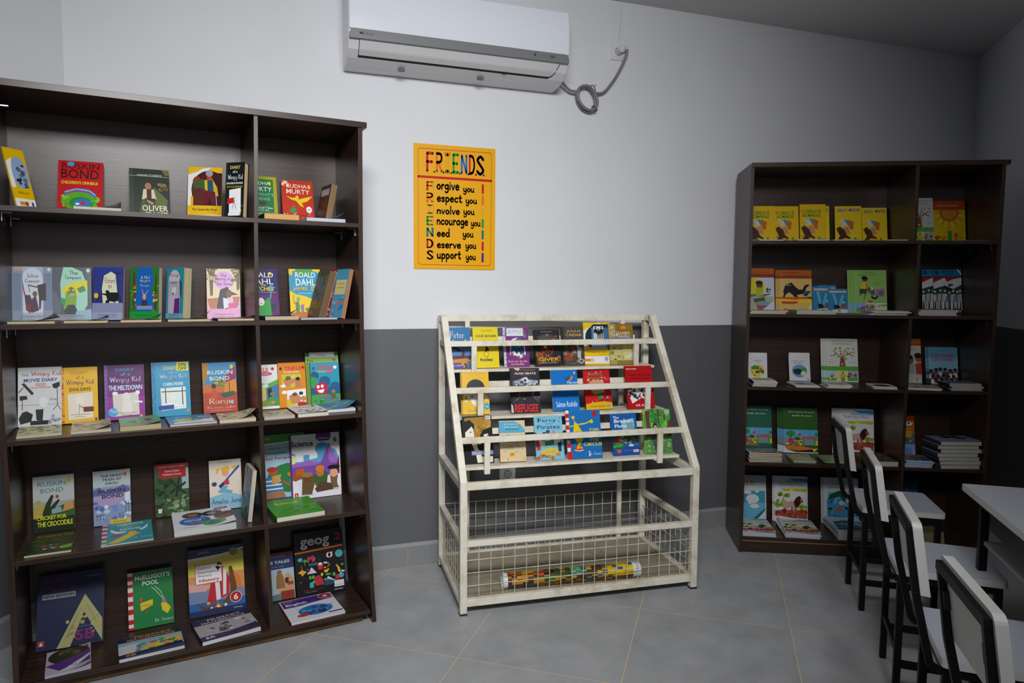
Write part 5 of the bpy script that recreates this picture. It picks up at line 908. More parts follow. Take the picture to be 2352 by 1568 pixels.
A['l1'] = 'bg e4b614;r 0 0 6 100 a88c2c;t 52 4 72 1.8 7c6c38 THE INTERNATIONAL BESTSELLER;t 52 10 36 2 58a080 You won\'t;t 52 15 70 2 58a080 want to miss this;e 53 38 32 20 241c28;p eee8e8 22,46 84,46 84,56 72,76 58,84 44,78 28,62;p 241c28 20,42 86,42 84,36 22,36;p 241c28 21,38 85,38 85,47 60,46 60,40 56,46 24,47;e 18 62 9 9 eee8e8;e 18 62 5 6 e4b614;e 88 62 6 7 eee8e8;S 42 52 34 4 241c1c wonder;e 41 58 8 2.6 48a8d0;e 46 58 3 1.8 eee8e8;b 52 92 56 6 48a078 R J Palacio;e 90 82 11 8 38a0c8;t 90 82 12 4 d8e8f0 Read'
A['l2'] = 'bg 24242c;r 0 0 7 100 141418;t 52 4 70 1.6 a8a8a8 NEW YORK TIMES BESTSELLING;t 54 7 60 1.8 a83438 AUTHOR;b 52 12 74 4.6 e0e0e4 ALAN GRATZ;t 52 17 34 1.8 b82c34 REFUGEE;p 98a0ac 8,30 30,26 50,20 62,26 94,28 94,34 60,40 20,38;p d0d4dc 38,24 56,20 66,30 50,36;bl 8 24 96 44 26 6 5c646c,b8bcc4,3c444c;bl 8 52 96 70 26 6 3c444c,68707c,24282c;p 3c1c20 14,72 46,50 56,50 92,72 60,66 44,66;l .8 787c84 14,74 50,54;l .8 787c84 94,76 56,54;b 52 90 80 18 d8242c REFUGEE;p d8c8a8 12,0 34,0 30,6 22,5;p c8c0b0 0,80 6,84 8,100 0,100'
A['l3'] = 'bg 1474c8;t 80 31 40 7 e0ecf4 Haroun;t 74 40 46 2 c0d8ec and the;t 74 48 46 3.6 d8e8f4 and the Sea of Stories;e 90 8 4 3.4 d86c38;e 90 8 2.4 2.4 f0f0f0;p 2c4c7c 50,20 62,18 76,16 76,22 66,26 54,26;p c88c50 72,20 78,14 84,16 80,24 68,28 60,30;e 62 21 10 4 34588c;t 52 84 80 14 d8e8f4 Salman Rushdie;r 38 97 58 99 20304c'
A['l4'] = 'bg cc1c24;t 46 9 50 8 20906c Ravana;t 50 19 72 6 20906c Refuses to Die;bl 6 2 94 26 16 2.4 e0c828,e8e0d8,3c70a8;bl 16 24 78 34 18 6 a88c38,e0d0a8,887438,f0f0f0;e 48 34 28 9 d8a078;e 50 48 26 15 e0a47c;p 26883c 18,56 40,62 78,56 66,66 58,76 50,76 46,64 24,62;e 66 47 9 4 b0a838;man 62 62 20 8a5c44 b8788c 38302c;man 84 64 18 8a5c44 88a8c0 303040;man 26 76 14 8a5c44 d8b048 2c2c2c;p e4b41c 0,86 30,82 70,80 100,84 100,100 0,100;l 1 d8906c 40,74 44,82;t 44 92 54 4 481c14 Sowkar Divivedi;r 78 90 92 94 48a8a8'
A['l5'] = 'bg b8141c;b 24 7 38 3 ece4dc MAGIC WORLD;i 54 21 84 5 3c0c10 Peas in the House;i 54 29 78 5 3c0c10 and Other Stories;p ececec 4,58 40,38 56,74 18,88;p ececec 36,38 94,54 82,84 40,70;bl 10 52 46 78 16 6 1c1c1c,444444;bl 48 48 86 74 22 4 6c6c6c,303030;b 52 92 44 5 ececec S.K. Ram;r 0 0 3 100 98101c'
A['m1'] = 'bg 1a1c14;p a87c28 8,4 96,2 98,40 70,34 56,70 34,46 8,30;bl 40 4 94 34 16 7 b89038,8c6c20,c8a048;p d0b040 34,46 62,46 56,64 42,66;p e8e4d8 8,26 34,18 38,44 30,52 8,50;p 161810 4,12 24,8 40,18 38,30 30,22 16,30 8,34;p 161810 56,42 70,30 98,24 98,46 80,44 66,52;p e8e4d8 70,40 84,38 92,54 90,70 70,54;p 12140e 4,52 30,52 46,78 44,98 4,98;p e8e0d0 24,52 46,60 60,86 96,86 96,98 44,98 40,80;e 26 34 3 1.2 2c241c;e 84 42 3 1.2 2c241c;r 26 73 98 82 8898d8;b 56 77.5 56 4.6 e0b828 Pride and Prejudice;r 78 1 96 8 e8e0ec;b 87 4.6 15 4 582c48 EASY;p 182c1c 44,60 66,60 66,70 50,72'
A['m2'] = 'bg dcc49c;p 58a8c8 0,2 60,2 84,10 100,26 100,30 0,30;t 46 9 56 3.4 d8dcd4 My Family and;t 46 16 56 3.4 d8dcd4 Other Animals;b 48 21 50 3.4 204c68 Gerald Durrell;t 48 27 20 1 38688c with a new foreword;l .6 48a0c0 28,56 28,70;l .6 48a0c0 28,70 54,70;l .6 48a0c0 54,70 54,54;l 1.2 58a8c8 28,52 54,52;l .8 b8502c 36,68 40,60 46,66 48,62;l .5 3c6c50 60,54 74,64 90,70;l .5 3c6c50 66,52 70,72;l .5 3c8c98 18,82 14,72 24,74 18,82;e 18 82 9 4 c8ccb0;e 18 82 7.6 3.2 dcc49c;r 36 78 56 87 e0b418;e 46 82 6 2.6 c86c28;e 92 94 4 3 b83c28;e 92 94 2.4 2.2 e8e0c8;p 4878b0 28,92 31,92 30,97 28,97;bl 60 76 94 90 6 3 c8b088,d0b890;t 34 36 10 4 3878a0 ~'
A['m3'] = 'bg 7cc0d8;t 30 2.6 40 1.4 487c98 USBORNE FIRST READING;t 46 11 66 10 1c3474 Percy;t 52 18 24 3.4 386c98 and the;t 50 25 80 9 1c3474 Pirates;e 92 5 2 1.4 c84434;p 58a040 86,12 92,10 90,17;r 0 34 100 40 8cc8dc;bl 4 36 96 60 26 7 d87c88,e8dcd8,c85c6c,2c2c3c,d8a8a0;p f0ece8 10,50 90,46 84,70 14,70;e 30 50 12 7 d87c88;e 62 47 14 7 d87c88;e 90 44 8 6 d87c88;p 28a090 32,58 66,54 66,66 34,68;p c83c4c 0,56 12,54 18,76 4,78;p e0c838 16,82 50,72 78,76 80,86 20,90;e 50 82 34 8 d8c058;t 50 82 34 3 8c7434 Percy Tate;bl 6 88 80 96 14 7 a8643c,c88858;p 2c3c74 78,62 92,60 90,82 80,82;r 14 4 18 12 34343c'
A['m4'] = 'bg 1870b8;r 0 0 9 100 e8e6e0;r 0 7 9 16 cc2028;r 0 21 9 24 cc2028;r 0 31 10 40 cc2028;r 0 57 11 62 cc2028;r 0 69 12 77 cc2028;r 0 85 13 100 cc2028;p e4cc18 24,24 32,28 44,44 48,58 42,66 38,72 34,72 20,56 20,42;e 21 15 5 3 e4cc18;l 1 e4cc18 22,18 26,26;l 2.2 e4cc18 34,30 56,28 72,23;l 1.6 e4cc18 24,32 8,34;e 74 24 5 4 e4cc18;e 84 8 7 5.6 b8202c;l .8 982028 82,12 76,24;e 32 50 8 6 cc3c2c;p d82c28 26,72 40,72 46,82 20,82;e 33 82 13 3 d8d8d8;e 33 80 13 3 d82c28;bl 24 74 42 80 5 3 e4cc18;b 80 41 26 6 e4cc18 IF I RAN;b 78 62 28 7 e4cc18 THE;b 74 71 54 7 e4cc18 CIRCUS;S 80 90 34 7 e8f0f4 Dr Seuss;p e8e4e4 60,86 64,85 65,95 61,96;r 60 88 64 90 cc2028'
A['m5'] = 'bg 1c60a8;p 88c0d0 40,18 90,12 92,54 44,40;p 78a8c0 60,20 86,16 84,48 60,44;p 3c8838 84,40 92,30 92,50;b 22 9 22 6 e8ecf4 The;b 50 18 72 9 ece8f4 Broken;b 38 30 46 8 ece8f4 Flute;r 4 40 96 66 2c5434;bl 4 44 96 70 26 7 58604c,3c8848,2c3c38,8c8c8c;e 24 52 8 5 3c2c28;p c8402c 12,60 30,56 34,70 20,78 10,72;p e0d0c0 28,60 56,68 54,71 26,66;p 38a040 10,74 26,68 40,76 36,84 16,86;bl 36 62 92 76 16 6 8c9084,505c54,b0b8b0;e 70 78 10 3.4 d8dce0;p c86430 12,86 32,86 28,94 16,94;r 0 80 100 100 2050a4;bl 4 72 40 86 10 6 48a848,2c7830;p c86430 12,86 32,86 28,94 16,94;t 62 89 40 1.8 b0c0e0 Nandini Nayar;r 76 88 96 94 e4dcdc;b 86 91 14 3 d86c3c BPI'
A['m6'] = 'bg 48a048;bl 2 2 98 60 40 10 68b848,3c8c3c,88c058,2c7c44;p 6c3c30 8,4 26,4 22,26 30,50 26,64 8,64 12,40;p 6c3c30 52,0 58,0 60,40 56,40;p 6c3c30 74,4 82,4 80,26 76,26;p 6c3c30 88,28 100,24 100,82 84,80 88,50;r 0 62 100 100 58904c;bl 2 66 98 98 44 7 78a868,3c7c3c,90b078,588c48;e 42 38 8 6 1c1818;e 43 41 6 5 d8a07c;p 2c48a8 26,50 36,46 42,64 28,68;p c02c2c 36,46 56,46 56,64 40,66;r 22 60 76 62 4c3c38;p 2c3890 30,72 66,78 66,86 34,80;t 50 77 28 3 c8d0e8 Oliver;l .8 8a3c3c 20,72 70,84 98,90;p 4c4c54 36,80 58,84 60,98 38,98;r 78 3 96 10 e0d8e0;b 87 6.6 16 4 5c2c48 EASY;r 0 0 2 100 a8c828'
# right
GR = '%s;p c8ccd0 22,40 44,38 42,52 28,54;bl 10 34 40 48 6 4 d0d4d8;p 489090 34,36 60,38 70,60 60,62 44,46;p c8642c 52,38 72,42 66,64 54,60;p c88c68 30,58 48,54 60,72 50,76 34,70;p 4c2c20 4,60 18,54 36,64 44,78 58,84 56,88 36,84 20,92 8,90 18,80;bl 8 78 54 92 10 4 4c2c20;e 24 93 12 4 88a0b8;e 74 87 5 4 38a048;e 75 94 4 2.4 e0e0e0'
GG1 = 'bg e4b814;c 44 18 76 9 1c8434 O GRILO E;c 45 28 72 9 1c8434 AS MAKAS;'
GG2 = 'bg e8c81c;b 26 11 36 8 2c4ca8 GRILO;t 50 11 8 3 486cb0 e as;b 74 10 40 9 2c4ca8 MAKAS;'
for k in ('n1', 'n2', 'n3'): A[k] = GR % GG1.rstrip(';')
for k in ('n4', 'n5'): A[k] = GR % GG2.rstrip(';')
TREE = 'bg d8d8d4;l 3 8c4c2c 52,66 52,42;l 1.4 8c4c2c 52,46 34,34 22,40;l 1.4 8c4c2c 52,44 70,34 86,40;l 1.4 8c4c2c 52,44 46,28;l 1.4 8c4c2c 52,44 62,24;l 1 8c4c2c 40,38 24,28;l 1 8c4c2c 66,38 82,30;p 8c4c2c 42,66 46,44 58,44 62,66;bl 16 20 90 50 22 4 7cac38,a8b848,c84838,588c38;p f0e8e4 46,58 56,58 51,61;t 52 6 76 3 58544c O IMBONDEIRO QUE QUERIA;t 52 12 60 3 58544c SER ARVORE DE NATAL;t 16 54 20 1.6 484848 Cremilda de Lima;t 84 54 20 1.6 484848 Yannick;r 0 64 100 74 58a838;'
P3 = 'r 2 74 32 97 a8d0e0;r 2 90 32 97 48a838;bl 6 82 28 92 4 7 c8a878,d8d090;r 35 74 65 97 d8d878;man 52 76 26 5c3c28 d8c828 484838;r 67 74 98 97 c8a0c8;r 67 90 98 97 48a838;bl 70 80 94 92 8 6 68584c,88a060;'
A['n6'] = TREE.replace('d8d8d4', 'c8ccd0')+P3; A['q3'] = TREE+P3
A['n7'] = 'bg d8b81c;r 0 0 100 21 b0461c;t 44 11 70 4 d8b890 A ABELHA E O GIRASSOL;'+''.join('p %s %d,%d %d,%d %d,%d;' % (c, 50+30*cos(a-.16), 30+21*sin(a-.16), 50+52*cos(a), 30+40*sin(a), 50+30*cos(a+.16), 30+21*sin(a+.16)) for c, a in zip(['d89828', 'e8c838']*7, [-.1+.28*i for i in range(13)]))+'e 50 28 30 20 b86c20;e 50 27 24 16 d08c2c;r 0 0 100 21 b0461c;t 44 11 70 4 d8b890 A ABELHA E O GIRASSOL;r 44 70 57 100 38903c;bl 4 84 38 98 16 4 c05420,d8a828;bl 62 84 90 98 14 4 c05420,d8a828;e 10 86 7 5 a84c20;e 70 80 7 5 c05c24;p 38803c 20,100 26,90 36,100'
A['o1'] = 'bg c8ccdc;r 0 0 100 21 b85c1c;r 0 13 100 21 983414;t 60 9 60 3.4 5c2414 A KIANDA;t 60 15 76 3.4 5c2414 E O BARQUINHO;e 30 44 46 22 e0c81c;p 6c6c5c 0,60 96,58 60,68 0,66;p a8b094 0,66 98,64 98,100 0,100;e 56 38 11 8 5c4430;e 55 33 12 5 1c1814;p a0b828 42,44 66,44 68,62 44,64;p 88b0c8 34,64 44,64 48,78 40,78;p 5c4430 34,70 72,66 74,76 40,80;p 9c4858 42,80 90,80 86,96 50,98;e 66 80 25 5 6ca0a8;l 1 38383c 84,50 84,60;bl 78 46 96 54 8 4 38383c;p d0d0dc 62,96 98,76 98,100 60,100'
A['o2'] = 'bg d8b468;r 0 0 100 20 b85c1c;r 0 14 100 20 983414;t 40 6 56 4 5c2414 AS AVENTURAS DO;t 50 13 74 4 5c2414 ARCO-IRIS NA AFRICA;p 16181c 12,52 18,36 30,32 38,29 48,38 60,46 72,46 78,36 90,33 92,37 84,41 76,56 60,58 52,60 54,78 48,78 46,62 40,58 30,52 18,60 16,76 12,68 14,56;l 2 16181c 18,54 12,64 20,78;l 2 16181c 48,58 60,66 50,74;t 26 36 22 2.6 e8e0d0 Angela;r 0 64 100 70 d0501c;p e8c828 0,68 50,70 98,66 98,78 0,78;p b8441c 4,74 60,74 50,80 10,80;p 3c3428 70,66 98,62 98,68;bl 80 48 96 58 8 6 3c4c98,2c3878;p e0c828 76,98 96,78 98,80 84,100;p d8dce4 84,100 98,80 98,100;e 18 93 7 2 c84c28'
BL = 'bg 2c84b0;p 68b0d0 40,76 20,20 36,20 50,76;p 68b0d0 50,76 70,24 84,28 60,76;r 6 8 96 17 c83c50;r 8 9 94 16 e0d0d8;t 50 12.6 76 3 5c2c48 A BOLA DAS CABRAS;p d8dce4 10,100 20,88 60,84 98,86 98,100;p 241c18 28,68 50,66 60,74 58,82 30,84;p a84820 66,70 80,62 92,64 90,76 70,80;p d8dce4 72,60 78,50 84,60;r 46 86 64 98 d8982c;'
A['o3a'] = A['o3b'] = A['o3c'] = BL
A['o4'] = 'bg 94c468;t 42 5 46 3 38503c O SONHO DE;t 42 11 58 3 38503c UM ROBOTEIRO;p e0c81c 22,36 34,26 44,30 42,42 24,44;e 36 21 9 6 6c4430;e 34 18 9 4 181818;l 1.8 7c5038 40,32 44,50 50,52;p 404c3c 18,44 42,44 38,56 26,54 18,58;l 1.8 7c5038 24,56 18,68;l 1.8 7c5038 36,54 30,70;p b88c60 46,52 84,56 82,60 50,56;bl 44 42 66 56 12 6 c8446c,389050,d8d8c8,3878b0;r 68 44 94 62 a878a8;r 76 48 90 58 8c5890;e 63 62 10 6 18181c;e 63 60 6 3 94c468;r 8 60 30 70 94c468;t 70 28 18 1.6 405040 Texto de;t 70 32 26 2 384838 Cremilda de Lima;e 50 73 8 2.4 c84828;t 84 73 18 2 384838 Yannick;r 0 76 6 97 8cb8dc;r 8 76 34 97 88b0dc;r 8 88 34 97 58a838;p a048a0 20,86 34,82 34,92 20,94;r 36 76 64 97 e0e0d8;'+''.join('man %d 78 17 6c4430 %s 484848;' % (x, c) for x, c in ((40, '3c6cb8'), (46, 'd8c028'), (52, '58a058'), (58, 'c84c38')))+'r 66 76 98 97 d8e0d0;p 8ca878 70,82 98,78 98,84 72,86;r 76 84 98 94 e0dcb8'
A['o5'] = 'bg 1c1c20;r 0 0 100 16 2c78a8;b 54 5 44 4 1c3c58 MAHATMA;b 54 10.5 34 4 1c3c58 GANDHI;e 12 7 8 5 184868;p e0e0e0 84,0 90,0 100,9 100,13;r 0 18 100 30 a82428;p dcdce0 0,30 20,24 40,18 48,28 70,22 100,18 100,34 70,44 40,36 0,48;p 1c4438 0,44 30,38 60,48 100,34 100,54 0,56;p 3c50a0 52,32 68,32 72,36 54,40;'+''.join('man %d %d %d 6c5444 %s %s;e %d %d 4.4 2 e4e4e4;' % (x, y, H, a, b, x, y+2) for x, y, H, a, b in ((5, 48, 44, 'c8ccd0', 'b0b4b8'), (24, 45, 48, 'b0b8a0', 'b8bcc0'), (40, 46, 44, 'c8ccd0', 'd0d4d8'), (56, 50, 40, '6c6c70', '8c8c90'), (70, 46, 48, 'b8c4d4', 'd0d8e0'), (84, 48, 44, '8c9cb8', 'b0b8c4'), (94, 46, 46, 'a8b0c8', 'c0c4cc')))+'bl 2 84 98 98 18 5 b89c28,3c2c20,d8b838'
A['q1'] = 'bg dcdce0;t 50 12 30 1.6 8c8c90 Autor;t 50 22 54 3.4 48484c O TAMBARINO;t 50 28 40 3 48484c DOURADO;e 48 64 38 26 e0c828;p 28843c 14,50 30,42 60,46 56,58 20,58;p 1c5c34 36,64 80,60 84,72 40,74;e 66 56 7 5 c84c24;bl 16 68 70 84 8 6 e8e0d0,583c28'
A['q2'] = 'bg dcdce0;t 50 8 24 1.6 8c8c90 Autor;t 46 20 66 4 38383c O PATINHO QUE NAO;t 46 28 42 4 38383c SABIA NADAR;e 50 60 36 26 58a0d0;p 48904c 18,52 84,48 84,58 18,58;p 182830 20,56 44,50 58,56 66,70 40,76 22,68;e 68 70 12 9 e8dc98;l 1 d87c48 20,44 50,38 80,46;b 90 94 9 4 38383c M'
A['q4'] = 'bg c8c4bc;r 0 0 100 16 c87c1c;r 0 10 100 16 b0501c;t 60 23 50 2.4 484848 Autor e Ilustrador;e 64 48 12 9 8c5c40;e 60 42 13 6 241c18;e 92 44 12 9 8c5c40;e 90 38 13 6 241c18;p 88b0b0 44,58 78,56 78,82 40,82;p b83c34 80,56 100,54 100,80 82,80;r 0 80 100 100 c0c0c0;e 84 93 14 3 e0e0e0;e 84 92 6 2 c87838'
A['q5'] = 'bg 5c9cbc;p 88b8cc 0,30 100,30 100,60 0,60;t 50 8 30 2.4 1c3c68 Autor;c 50 22 78 8 a8284c FAZER DINHEIRO;c 50 34 78 8 a8284c CUSTA DINHEIRO;r 0 68 100 100 383c44;'+''.join('e %d %d 6 5 7c5434;e %d %d 6 4 1c1814;p %s %d,%d %d,%d %d,%d %d,%d;' % (x, y, x, y-3, c, x-6, y+6, x+6, y+6, x+7, y+18, x-7, y+18) for x, y, c in ((8, 68, 'd8d8dc'), (26, 64, '8c5c98'), (40, 62, 'c8c8cc'), (56, 63, '503c2c'), (74, 66, 'd8dce0'), (90, 64, 'd8d8d8'), (14, 82, 'e0e0e4'), (32, 82, 'c0c8d0'), (50, 80, 'c83c4c'), (66, 82, 'c8c038'), (84, 82, 'e0e0e0'), (24, 92, 'e0e4e8'), (44, 92, 'b0a038'), (62, 93, '3c5478'), (78, 92, 'c87838')))
GRN = 'bg %s;i 54 8 76 3.6 c8d8c8 Maria Celestina Fernandes;i 54 17 58 5 d0dcd0 Jardim do Livro;r 0 48 100 80 58a8d8;r 0 66 100 82 88909c;e 22 57 13 7 2c9438;r 20 60 23 70 5c4428;p b82c34 14,72 22,66 34,72 32,80 16,80;p d8b828 34,72 44,67 56,72 56,74 34,74;r 38 74 54 80 585040;e 42 68 9 4 1c5c34;r 54 63 98 68 b82438;t 76 65.6 60 2 e8d8d8 JARDIM DO LIVRO;r 56 68 61 84 2ca038;r 88 68 93 84 2ca038;r 94 72 100 82 d8c828;e 96 58 5 4 2c9438;e 48 59 4 3 c82c44;e 42 54 3 2.4 d8a838;bl 4 72 52 84 12 4 e0c828,3c8c58,c8503c,e0e0e0;p d87424 4,84 50,84 94,90 60,95 10,92;p 20201c 34,98 50,94 84,91 90,94 84,97 50,99;p e0dc38 84,91 99,88 88,97;r 0 84 4 100 d8dce4;p d8dce4 0,84 4,86 10,92 34,98 100,98 100,100 0,100'
A['s1'] = GRN % '1c6048'; A['s2'] = GRN % '2c5c1c'
LION = 'bg dcdce2;p 3c90c8 40,4 100,3 100,11 60,9;p 98c0dc 30,9 100,11 100,14 36,14;t 52 9 34 2 38587c Gomes d\'Almeida;S 50 17 72 6 38342c Mutha Keno Mutua;p a8c038 20,28 98,26 98,34 60,32 30,33;e 52 28 7 4.4 e8d828;bl 14 36 42 44 12 7 98b828,88a828;l 1.4 583424 30,44 26,56;bl 2 54 34 66 12 7 a8c848,88b038;bl 66 62 98 72 12 6 a8c848,88b038;l 1 6c3c2c 26,56 14,66 8,62;p c8a090 28,58 56,54 66,60 62,72 50,68 34,72 28,72;p 98685c 30,70 36,70 34,84 29,84;p 98685c 50,66 56,68 56,84 51,84;p 98685c 60,62 65,62 66,84 62,84;p 3c1c14 58,56 66,46 76,42 82,48 84,54 76,62 68,70 62,64;p a86040 76,48 84,50 88,56 80,58;p a84c34 2,76 40,74 98,72 98,92 60,92 2,86;bl 4 76 96 90 24 6 983c2c,b86450,8c3428;r 0 92 100 100 dcdce2;p 38343c 30,98 76,94 84,95 84,99;e 12 95 6 2.4 c84c28;e 90 95 3 2 38383c'
A['s3'] = A['v2'] = LION
A['s4'] = 'bg b8641c;r 0 0 100 12 983414;r 0 46 100 72 506c78;e 82 20 13 5 e0e0e0;e 82 19 4 2.6 28282c;t 70 32 40 3 e0d0b0 Lubito;p c89838 20,34 90,38 90,54 20,54;bl 20 50 90 70 14 7 384c58,90a8a8,c8a868;r 0 72 100 100 88a8d8;r 34 80 88 98 6c8cc0;p 2c5088 34,50 44,46 44,64 34,66'
A['v1'] = 'bg c8ccd0;t 50 5 26 2 68686c Maria Eugenia;b 34 14 64 5 88903c contos de;b 36 21 68 5 88903c Maria Joao;r 2 34 98 98 3c98b0;p 68b0d0 2,60 98,60 98,98 2,98;e 44 38 13 4 d8dce0;e 74 36 6 2.4 d8dce0;e 60 52 20 10 d8dce0;e 66 68 14 5 d8dce0;e 52 62 5 2 d8dce0;p 1c6c3c 4,42 24,46 30,60 16,56 14,68 4,60;p e0e4e8 12,68 26,66 22,82 12,82;p 2c8434 4,84 22,82 30,98 4,98;p 1c7460 58,98 98,72 98,76 72,98;p d8dce0 74,98 98,78 98,98'
A['v3'] = 'bg c8ccd0;i 50 6 28 2 68686c Octaviano;i 52 13 56 4 58585c O Coqueiro Canela;i 50 20 84 3.4 58585c Fafinha e a noiva do areal;r 10 30 98 88 78b0c8;p 388cc0 8,46 98,42 98,84 8,84;bl 50 52 96 64 8 9 a8c8d4;l 1.8 d0ccc0 24,86 30,60 36,42;l 1.4 3c3c34 25,84 31,58;p 1c5434 36,42 12,48 16,36 30,32 40,28 60,26 70,32 56,34 62,42 64,56 54,46 44,40 30,44 18,56 14,54;e 44 68 10 6 a8603c;p 1c3c30 6,84 30,82 98,84 98,92 6,92;l 1 282c28 68,84 70,66;bl 60 64 78 68 8 4 1c5434;bl 10 66 24 70 6 4 1c5434;l 1 282c28 16,84 16,68'
A['x1'] = 'bg 3c6c88;p 2c5c98 0,8 60,12 100,8 100,24 0,26;p 88a8b0 0,26 100,24 100,34 0,36;bl 4 8 96 60 26 9 4c7c98,2c4c70,6c8c90'
A['nf'] = 'bg dcdfe4;r 4 4 96 30 c8ccd4;bl 10 36 90 90 14 8 5c7060,c8b048,a05c38'
A['of1'] = 'bg 9cb0b4;bl 5 5 95 95 20 9 c8c0a8,6c8c90'; A['of2'] = 'bg b0b8a8;bl 5 5 95 95 20 9 6c9058,d8dcd0'; A['of3'] = 'bg b8c4cc;bl 5 5 95 60 18 9 a05c38,28546c,d8dce0'; A['of5'] = A['o5']
OV = 'bg dcdde2;t 50 8 40 4 8c8c90 Autor;t 50 20 60 5 5c5c60 CONTO;e 50 60 38 26 %s;bl 24 44 76 78 12 8 %s'
A['qf1'] = OV % ('c8b848', '385c38,e0d068,7c5c38'); A['qf2'] = OV % ('5c7894', '28343c,c8a068,98b0c0'); A['qf3'] = OV % ('a8b068', '6c7c3c,d8d890'); A['qf4'] = OV % ('3c2424', '5c3430,281818')
A['qf5'] = 'bg b8b4ac;bl 5 30 95 95 20 9 8c9484,5c5c58,b05c48'; A['qf6'] = 'bg 6c7c94;bl 5 5 95 60 20 9 28303c,98a8b8,3c4c64'
A['sf1'] = GRN % '1c6048'; A['sf2'] = 'bg a8b890;bl 5 5 95 95 26 9 d8b848,c8d0c0,789858,b87c48'; A['sf3'] = 'bg a0b888;bl 5 5 95 95 26 9 d8b848,c8d0c0,789858,c8b060'
A['sf4'] = 'bg 5c5034;bl 20 30 80 80 14 8 a8a090,483c28,6c5c44'; A['sf5'] = 'bg 2c5c90;r 0 0 100 34 b0641c;bl 5 20 95 90 22 9 4878a8,88a0c8,c88c38,203c60'; A['sf6'] = 'bg 8890b0;p 787ca8 60,0 100,0 100,60;bl 30 10 80 50 10 12 282820,34302c;b 66 84 56 8 a84858 REVISTA'
A['vf1'] = A['vf2'] = LION; A['vf3'] = A['v3']; A['vf4'] = 'bg 8c7854;r 10 10 90 90 806c48'

def bk(k, label, spine='ddd', **o):
    p = o.pop('p', None) or BP[k]; F = {'L': FL, 'R': FRM, 'G': FG}[p[0]]
    q = list(p[2:])
    if 't' in o: q[-1] = o.pop('t')
    if 'dv' in o: q[2] += o.pop('dv')
    return book(k, label, {'L': LG, 'R': RG, 'G': GG}[p[0]], F, tuple(q), A[o.pop('art', k)], spine, **o)
DVS = {'o1': -0.004, 'o2': -0.013, 'o4': -0.013, 'q1': -0.009, 'q2': -0.013, 'q3': -0.009, 'q5': -0.012, 's1': -0.006, 's2': -0.02, 's3': -0.016, 'v1': -0.005, 'v2': -0.01, 'v3': -0.016}
def copies(k, n, label, dx=-.004, dz=0, spine='ddd', **o):
    """extra copies tucked behind a standing book, each shifted a little to the left"""
    p = BP[k]; t = p[-1]
    for i in range(n):
        q = list(p); c, s = cos(p[6]), sin(p[6]); ly = (t+.0006)*(i+1); q[3] += dx*(i+1)*c; q[4] += ly/cos(p[7])+DVS.get(k, 0); q[10] = p[10]+dz*(i+1)
        bk(k, label % ['directly behind the front copy', 'second behind the front copy', 'third behind the front copy'][i], spine, p=tuple(q), **o)
def stack(k, n, label, spine='ddd', jit=.006, arts=None, pages='d0ccc0', cat='magazine', curl=0):
    p = BP[k]; F, _, _, u, v, z, yaw, w, d, t = p; rnd = random.Random(k); th = t/n
    on = ['topmost', 'second from the top', 'third from the top', 'fourth from the top', 'fifth from the top', 'sixth from the top', 'seventh from the top', 'eighth from the top']
    for i in range(n):
        j = n-1-i; ww = w*rnd.uniform(.97, 1.0); nm = (on[j] if j < n-1 or n == 1 else 'lowest')
        q = (F, 0, 'f', u+rnd.uniform(-jit, jit), v+rnd.uniform(0, jit*.8), z+i*th+.0002*i, yaw+rnd.uniform(-.03, .03), ww, d*rnd.uniform(.96, 1), th-.0003)
        bk(k, (label % nm) if n > 1 else label, spine, p=q, art=(arts or [k])[i % len(arts or [k])] if i < n-1 else k, pages=pages, cat=cat, obj='magazine' if cat == 'magazine' else 'book', curl=curl if i == n-1 else 0)

# ---- left bookcase, top shelf
bk('a1', 'thin yellow and white paperback leaning against the side panel at the top left shelf end', 'd8b400', pages='d8d4c8')
bk('a2', 'red paperback with a coiled green and blue drawing on the left bookcase', '8c1018')
bk('a2f', 'thin book with curling cover lying in front of the red paperback on the top shelf', '9aa890', pages='cfcabc', curl=.022)
bk('a3', 'dark green classic paperback with a seated boy on the top shelf of the left bookcase', '1c2a22')
bk('a4', 'yellow and white reader with an oval picture of a white-haired man in a yellow coat', 'd8b400', pages='dcdcd8')
bk('a5', 'black hardcover standing turned beside the divider on the top shelf, cream page edges visible', '14191a', hard=1, pages='e0c090')
bk('a6', 'green paperback with an olive border, half hidden by the divider on the top shelf', 'c8c050')
bk('a7', 'orange-red paperback with a yellow bird and white lettering on the top shelf', '8c2014')
bk('a8', 'dark-covered book with brown pages leaning right on the top shelf of the left bookcase', '1a1c20', pages='8a6a48')
bk('a9', 'thick tan-paged paperback lying in front of the green and orange-red books on the top shelf', '2a3a1c', pages='d8a860')
bk('a10', 'pale lilac-edged book with curling cover lying at the right end of the top shelf', 'c8ccd4', pages='c0c4d0', curl=.03)
